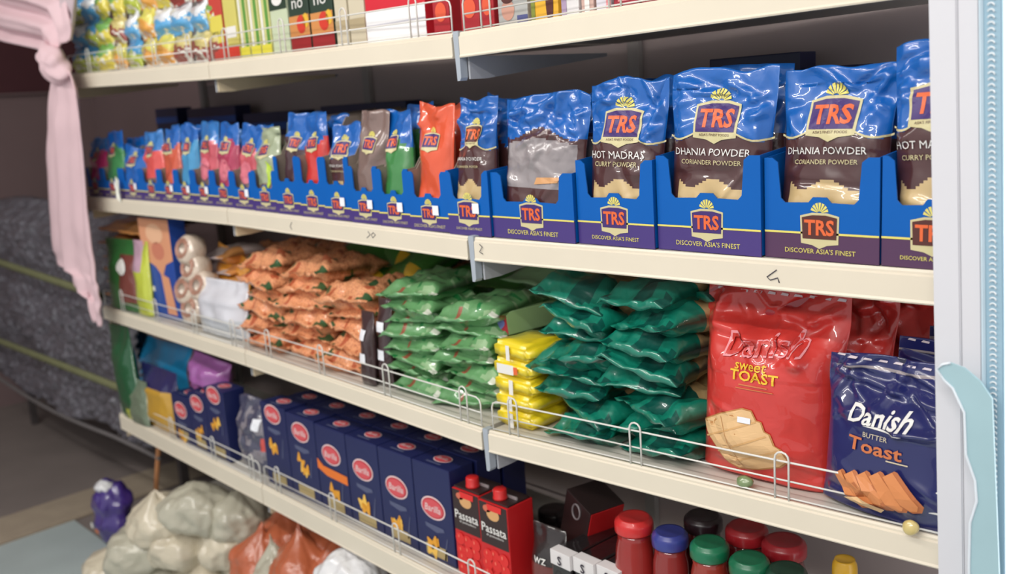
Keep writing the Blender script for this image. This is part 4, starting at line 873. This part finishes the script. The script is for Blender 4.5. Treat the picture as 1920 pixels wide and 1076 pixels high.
for q, (a, b) in enumerate(((634, 658), (660, 690))):
    top_carton(a, b, (206, 196, 172), 'cream packet with beige band on the top shelf, ' + ['left', 'right'][q] + ' of two', prints=lambda wd, h: [(rect(-wd*.5, wd*.5, h*.15, h*.25), ink('beigeband', (176, 160, 128)), 0)])
o = top_carton(692, 802, (206, 36, 52), 'wide red box with deep white lower band on the top shelf', prints=lambda wd, h: [(rect(-wd*.5, wd*.5, 0, .062), ink('purewhite', (240, 240, 242)), 0), (rect(-wd*.5, wd*.5, .034, .0365), ink('greyline', (190, 190, 200)), 1)])
for q, (a, b) in enumerate(((815, 846), (866, 902), (903, 930))):
    top_carton(a, b, (170, 34, 44), 'deep red packet on the top shelf, ' + ['left of', 'just right of', 'second right of'][q] + ' the bracket joint', prints=lambda wd, h: [(ellipse(0, h*.2, wd*.34, h*.08), ink('redorangeprint', (222, 92, 60)), 0), (ellipse(wd*.1, h*.42, wd*.3, h*.06), i_white, 0)])
top_carton(936, 992, (176, 178, 176), 'grey packet with face coloured picture on the top shelf', prints=lambda wd, h: [(ellipse(-wd*.15, h*.13, wd*.22, h*.08), ink('skinpink', (206, 156, 138)), 0), (rect(wd*.15, wd*.5, 0, h*.08), ink('slateblue', (84, 90, 140)), 0), (ellipse(-wd*.15, h*.22, wd*.2, h*.04), i_brown, 1)])
top_carton(997, 1050, (230, 176, 50), 'amber yellow packet with brown print on the top shelf', prints=lambda wd, h: [(ellipse(wd*.2, h*.14, wd*.14, h*.16), i_brown, 0), (rect(-wd*.5, -wd*.35, 0, h), ink('olivegreen', (130, 140, 60)), 0)])
top_carton(1054, 1088, (222, 220, 222), 'white packet with mauve edge on the top shelf', prints=lambda wd, h: [(rect(-wd*.5, -wd*.2, 0, h), ink('mauve', (170, 150, 180)), 0)])
top_carton(1090, 1116, (202, 170, 160), 'dusty pink packet on the top shelf', prints=lambda wd, h: [(rect(-wd*.2, wd*.2, 0, h), i_white, 0)])
top_carton(1118, 1148, (216, 214, 224), 'pale lilac white packet on the top shelf', prints=lambda wd, h: [(rect(wd*.2, wd*.5, 0, h), i_pinkw, 0)])
for q in range(2): top_carton(1150+q*52, 1198+q*52, (160, 40, 56), 'crimson packet at the right of the top shelf, ' + ORD[q] + ' from left', prints=lambda wd, h: [(rect(-wd*.3, wd*.3, h*.05, h*.2), i_pinkw, 0)])
top_carton(404, 428, (196, 70, 60), 'red packet with yellow top beside the snack sachets', prints=lambda wd, h: [(rect(-wd*.5, wd*.5, h*.2, h*.5), ink('yellowprint', (220, 206, 90)), 0), (text_item('MOLA', 0, h*.3, wd*.8), i_dark, 1)])
top_carton(429, 454, (210, 200, 110), 'straw yellow packet with red base beside the slim green cartons', prints=lambda wd, h: [(rect(-wd*.5, wd*.5, 0, h*.15), i_red, 0), (rect(-wd*.4, wd*.4, h*.24, h*.36), i_white, 0)])

# ------------------------------------------------------------------ bottom shelf: sacks
f_sack = film('film_sack_white', (204, 194, 172), bump=.35, bscale=14, vary=.10, coat=.5, coatr=.18); f_sackc = film('film_sack_clear', (182, 178, 160), bump=.4, bscale=14, vary=.10, coat=.6, coatr=.15); f_ors = film('film_sack_orange', (182, 96, 62), bump=.3, bscale=14, vary=.12, coat=.5, coatr=.18); f_wsk = film('film_sack_bright', (226, 226, 228), bump=.4)
def sack(px, py, Y, w_, h_, d_, m, label, seed, tail=True, name='flour_sack', cat='sack', group='sacks on the bottom shelf', base=None):
    p = at(px, py, Y); bm = bmesh.new(); bmesh.ops.create_icosphere(bm, subdivisions=5, radius=1)
    for v in bm.verts:
        c = v.co.copy(); n_ = noise.noise(c*1.2+Vector((seed*2.3, 0, 0)))*.20 + noise.noise(c*3+Vector((seed, 4, 0)))*.05 + noise.noise(c*8+Vector((seed, 0, 7)))*.012 + .07*(1-abs(2*noise.noise(Vector((c.x*2.6, c.y*2.6, c.z*.7))+Vector((seed, 9, 3))))) + .03*(1-abs(2*noise.noise(Vector((c.x*7, c.y*7, c.z*2))+Vector((seed, 2, 3))))) - .07
        c *= 1+n_; z = max(-.72, c.z); tl = 0
        if tail and c.z > .62: k_ = (c.z-.62)/.45; c.x *= max(.25, 1-k_*1.1); c.y *= max(.25, 1-k_*1.1); z += k_*.55
        v.co = Vector((c.x*w_/2, c.y*d_/2, z*h_/2))
    o = link(name, bm_mesh(name, bm, m, True), None, (p.x, Y, p.z), (R(random.uniform(-6, 6)), R(random.uniform(-14, 14)), R(random.uniform(0, 90)))); return tag(o, label, cat, group)
def atz(px, py, Z):
    a = (px - 960) / FPX; b = -(py - 538) / FPX
    d = Vector([RM[i][0]*a + RM[i][1] + RM[i][2]*b for i in range(3)]); return CAM + d*((Z-CAM.z)/d.z)
SK = [(300, 975, .26, f_sack), (375, 955, .30, f_sackc), (450, 970, .27, f_sackc), (262, 1030, .17, f_sackc), (345, 1022, .19, f_sack), (425, 1020, .19, f_sack), (225, 1072, .07, f_sack), (300, 1085, .07, f_sackc), (385, 1085, .08, f_sack), (462, 1072, .09, f_sackc)]
SKN = ['upper left, nearest the purple bundle', 'upper middle of the pile', 'upper right beside the orange sacks', 'second row, far left', 'centre of the pile', 'right of the pile centre', 'bottom left corner', 'bottom row, second from left', 'bottom row, third from left', 'bottom row touching the orange sack']
for q, (px, py, Z, m) in enumerate(SK):
    p = atz(px, py, Z); sack(px, py, p.y, .215, .15, .20, m, 'white plastic flour sack, ' + SKN[q], q+1, q % 2 == 0)
for q, (px, py, Y) in enumerate(((545, 1010, .12), (610, 1025, .12), (500, 1055, .04), (575, 1065, .04), (650, 1075, .10))): sack(px, py, Y, .20, .16, .2, f_ors, 'orange brown sack on the bottom shelf, ' + ['upper left', 'upper right', 'front left', 'front middle', 'front right'][q] + ' of five', q+21, True, 'lentil_sack')
sack(660, 1080, .0, .17, .14, .16, f_wsk, 'bright white sack below the orange sacks at the lower shelf edge', 41, False)
sack(520, 1085, .0, .14, .15, .14, f_sackc, 'clear crumpled sack in front of the orange sacks', 43, True)
# props under the fourth shelf: wooden strip, purple bundle, dark tray edge
m_wood = mat('wood_strip', (190, 130, 84), rough=.6, vary=.1, vscale=20)
pa = at(303, 835, .10); pb = at(291, 940, .10)
V, F = tube([(pa.x-pb.x, 0, pa.z-pb.z+.05), (0, 0, 0)], .0085, 8); o = link('wooden_strip', mesh('wooden_strip', V, F, m_wood), None, (pb.x, .10, pb.z)); tag(o, 'thin wooden strip standing under the pasta shelf', 'wood strip')
f_pbn = film('film_purple_bundle', (66, 44, 128), bump=.4)
p = at(232, 1010, -.01)
bm = bmesh.new(); bmesh.ops.create_icosphere(bm, subdivisions=4, radius=1)
for v in bm.verts:
    c = v.co.copy(); c *= 1+.15*noise.noise(c*2.2)+.07*noise.noise(c*6); pinch = 1-.22*math.exp(-((c.z-.05)/.22)**2)
    v.co = Vector((c.x*.088*pinch, c.y*.07*pinch, max(-.95, c.z)*.115))
pz = at(230, 958, -.02)
o = link('purple_bundle', bm_mesh('purple_bundle', bm, f_pbn, True), None, (-1.05, -.02, .112)); tag(o, 'purple plastic bundle with white twisted top left of the sacks', 'bundle')
bm = bmesh.new(); bmesh.ops.create_icosphere(bm, subdivisions=3, radius=1)
for v in bm.verts: c = v.co*(1+.4*noise.noise(v.co*2.5)); v.co = Vector((c.x*.034, c.y*.03, c.z*.022))
link('twisted_top', bm_mesh('twisted_top', bm, f_wsk, True), o, (.0, -.02, .098))
link('gold_seal', decal_mesh('gold_seal', [(ellipse(.02, -.04, .018, .008), i_copper, 0), (ellipse(-.02, -.03, .011, .011), i_white, 0)], lambda x, z: -.072, 0), o)
# ------------------------------------------------------------------ pink curtain tied at the left end
def ribbon(rows, name, m, parent, c, ncol=26, fold=.022, freq=5, Y=-.05, th=.004, sub=6):
    """rows: (left px, left py, right px, right py, gather)"""
    R_ = []
    for i in range(len(rows)-1):
        for k_ in range(sub):
            t = k_/sub; R_.append([rows[i][q]*(1-t)+rows[i+1][q]*t for q in range(5)])
    R_.append(list(rows[-1])); V, F = [], []
    for j, (ax, ay, bx_, by, g) in enumerate(R_):
        for i in range(ncol+1):
            u = i/ncol; p = at(ax+(bx_-ax)*u, ay+(by-ay)*u, Y)
            y = fold*g*(math.sin(u*math.pi*freq+j*.03)+.4*math.sin(u*math.pi*freq*2.3+1+j*.05)) + .006*noise.noise(Vector((u*4, j*.2, 1)))
            V.append((p.x-c[0], Y+y-c[1], p.z-c[2]))
    st = ncol+1
    for j in range(len(R_)-1):
        for i in range(ncol): F.append((j*st+i, j*st+i+1, (j+1)*st+i+1, (j+1)*st+i))
    o = link(name, mesh(name, V, F, m), parent); md = o.modifiers.new('thick', 'SOLIDIFY'); md.thickness = th; md.offset = 0
    return o
m_pink = mat('curtain_pink', (218, 188, 194), rough=.85, bump=.1, bscale=160, vary=.04, vscale=8)
kn = at(108, 118, -.05); cr = link('pink_curtain', None, None, kn); tag(cr, 'pale pink curtain tied in a knot at the far shelf end', 'curtain')
ribbon([(-90, -70, -70, 40, 1), (-40, -60, -40, 60, 1), (20, -45, 10, 78, 1), (70, -30, 55, 88, 1), (112, -10, 74, 92, .8), (126, 40, 80, 98, .5), (128, 75, 86, 108, .3)], 'swag', m_pink, cr, kn, fold=.018, freq=5)
ribbon([(100, -20, 142, -25, .6), (106, 30, 138, 20, .6), (110, 80, 134, 75, .4)], 'drop', mat('curtain_pink_grey', (196, 178, 184), rough=.85, vary=.05), cr, kn, fold=.012, freq=3, Y=-.035)
ribbon([(98, 138, 132, 132, .4), (90, 175, 146, 170, .8), (84, 230, 156, 230, 1), (83, 300, 162, 300, 1), (88, 400, 170, 400, 1), (94, 470, 178, 470, 1), (103, 497, 184, 520, 1), (126, 504, 188, 540, 1), (138, 536, 190, 570, .9), (160, 544, 191, 590, .8), (172, 600, 192, 612, .4)], 'tail', m_pink, cr, kn, fold=.010, freq=3.2)
bm = bmesh.new(); bmesh.ops.create_icosphere(bm, subdivisions=4, radius=1)
for v in bm.verts:
    c = v.co.copy(); an = math.atan2(c.x, c.z); c *= 1+.1*math.sin(an*5+c.y*3)+.1*noise.noise(c*2); v.co = Vector((c.x*.088, c.y*.035, c.z*.052))
kk = link('knot', bm_mesh('knot', bm, m_pink, True), cr, (0, -.012, 0), (0, R(28), 0))

# ------------------------------------------------------------------ left background: covered neighbouring rack
m_sheet = mat('sheet_dark', (98, 96, 104), rough=.3, coat=1.0, bump=1.0, bscale=40, vary=.25, vscale=30, coatr=.12)
o = link('dark_plastic_sheet', None, None, (-1.6, .12, .3)); tag(o, 'dark crinkled plastic sheet draped over the neighbouring rack', 'plastic sheet')
V, F = [], []; nx, nz = 170, 100
for j in range(nz+1):
    for i in range(nx+1):
        x = -2.75+1.75*i/nx; t = j/nz
        zb = .30 - .03*math.sin((x+2.7)*2.2) - .02*max(0, (x+1.3))*2; zt = 1.13+.02*math.sin(x*5)
        z = zb+(zt-zb)*t; c = Vector((x*16, z*16, 0))
        y = .12 + .05*noise.noise(Vector((x*3, z*3, 2))) + .014*noise.noise(c) + .014*(1-abs(2*noise.noise(c*1.8))) + .007*noise.noise(c*4) + (.10*(t-.9)/.1 if t > .9 else 0)
        V.append((x+1.6, y-.12, z-.3))
for j in range(nz):
    for i in range(nx): a = j*(nx+1)+i; F.append((a, a+1, a+nx+2, a+nx+1))
sh = link('sheet', mesh('sheet', V, F, m_sheet), o); md = sh.modifiers.new('thick', 'SOLIDIFY'); md.thickness = .003
m_band = mat('ribbed_band', (120, 122, 88), rough=.5, vary=.1)
for (pa, pb) in (((-30, 482), (190, 556)), ((-30, 628), (262, 742))):
    A = at(*pa, .07); B = at(*pb, .07); n = 46
    P = [(A.lerp(B, q/n)) - o.location for q in range(n+1)]
    V, F = [], []
    for q in range(n*2+1):
        t = q/(n*2); p = A.lerp(B, t)-o.location; r = .017 if q % 2 else .012
        for j in range(8): an = 2*math.pi*j/8; V.append((p.x, p.y+r*.6*math.cos(an), p.z+r*math.sin(an)))
    for q in range(n*2):
        for j in range(8): F.append((q*8+j, q*8+(j+1) % 8, q*8+8+(j+1) % 8, q*8+8+j))
    link('ribbed_band', mesh('ribbed_band', V, F, m_band, None, True), o)
link('hem_bar', mesh('hem_bar', *tube([Vector((-2.75+1.86*q/20+1.6, -.02, .30-.03*math.sin((1.86*q/20-.05)*2.2)-.04*max(0, (-2.75+1.86*q/20+1.3))-.3)) for q in range(21)], .008, 8), mat('hem_grey', (110, 106, 106), rough=.5)), o)
rk = link('covered_rack', None, None, (-1.9, .35, 0)); tag(rk, 'dark rack standing beneath the crinkled plastic sheet', 'rack')
m_rk = mat('rack_dark', (70, 64, 64), rough=.6)
for z in (.42, .78, 1.08): link('rack_shelf', box_mesh('rack_shelf', -.85, .85, -.12, .2, z-.02, z, m_rk, .002), rk)
for sx in (-.83, .83):
    for sy in (-.1, .18): link('rack_post', box_mesh('rack_post', sx-.015, sx+.015, sy-.015, sy+.015, 0, 1.08, m_rk, .002), rk)
# maroon board on the end wall
a = Vector((-3.2, .35, 1.9))
o = link('wall_board', box_mesh('wall_board', 0, .03, -.75, .75, -.14, .14, mat('board_maroon', (74, 34, 40), rough=.7), .006), None, (-3.2, .30, 1.76)); tag(o, 'dark maroon board on the end wall behind the curtain', 'board')
link('board_edge', box_mesh('board_edge', .0, .034, -.75, .75, -.15, -.1405, m_wl, .001), o)
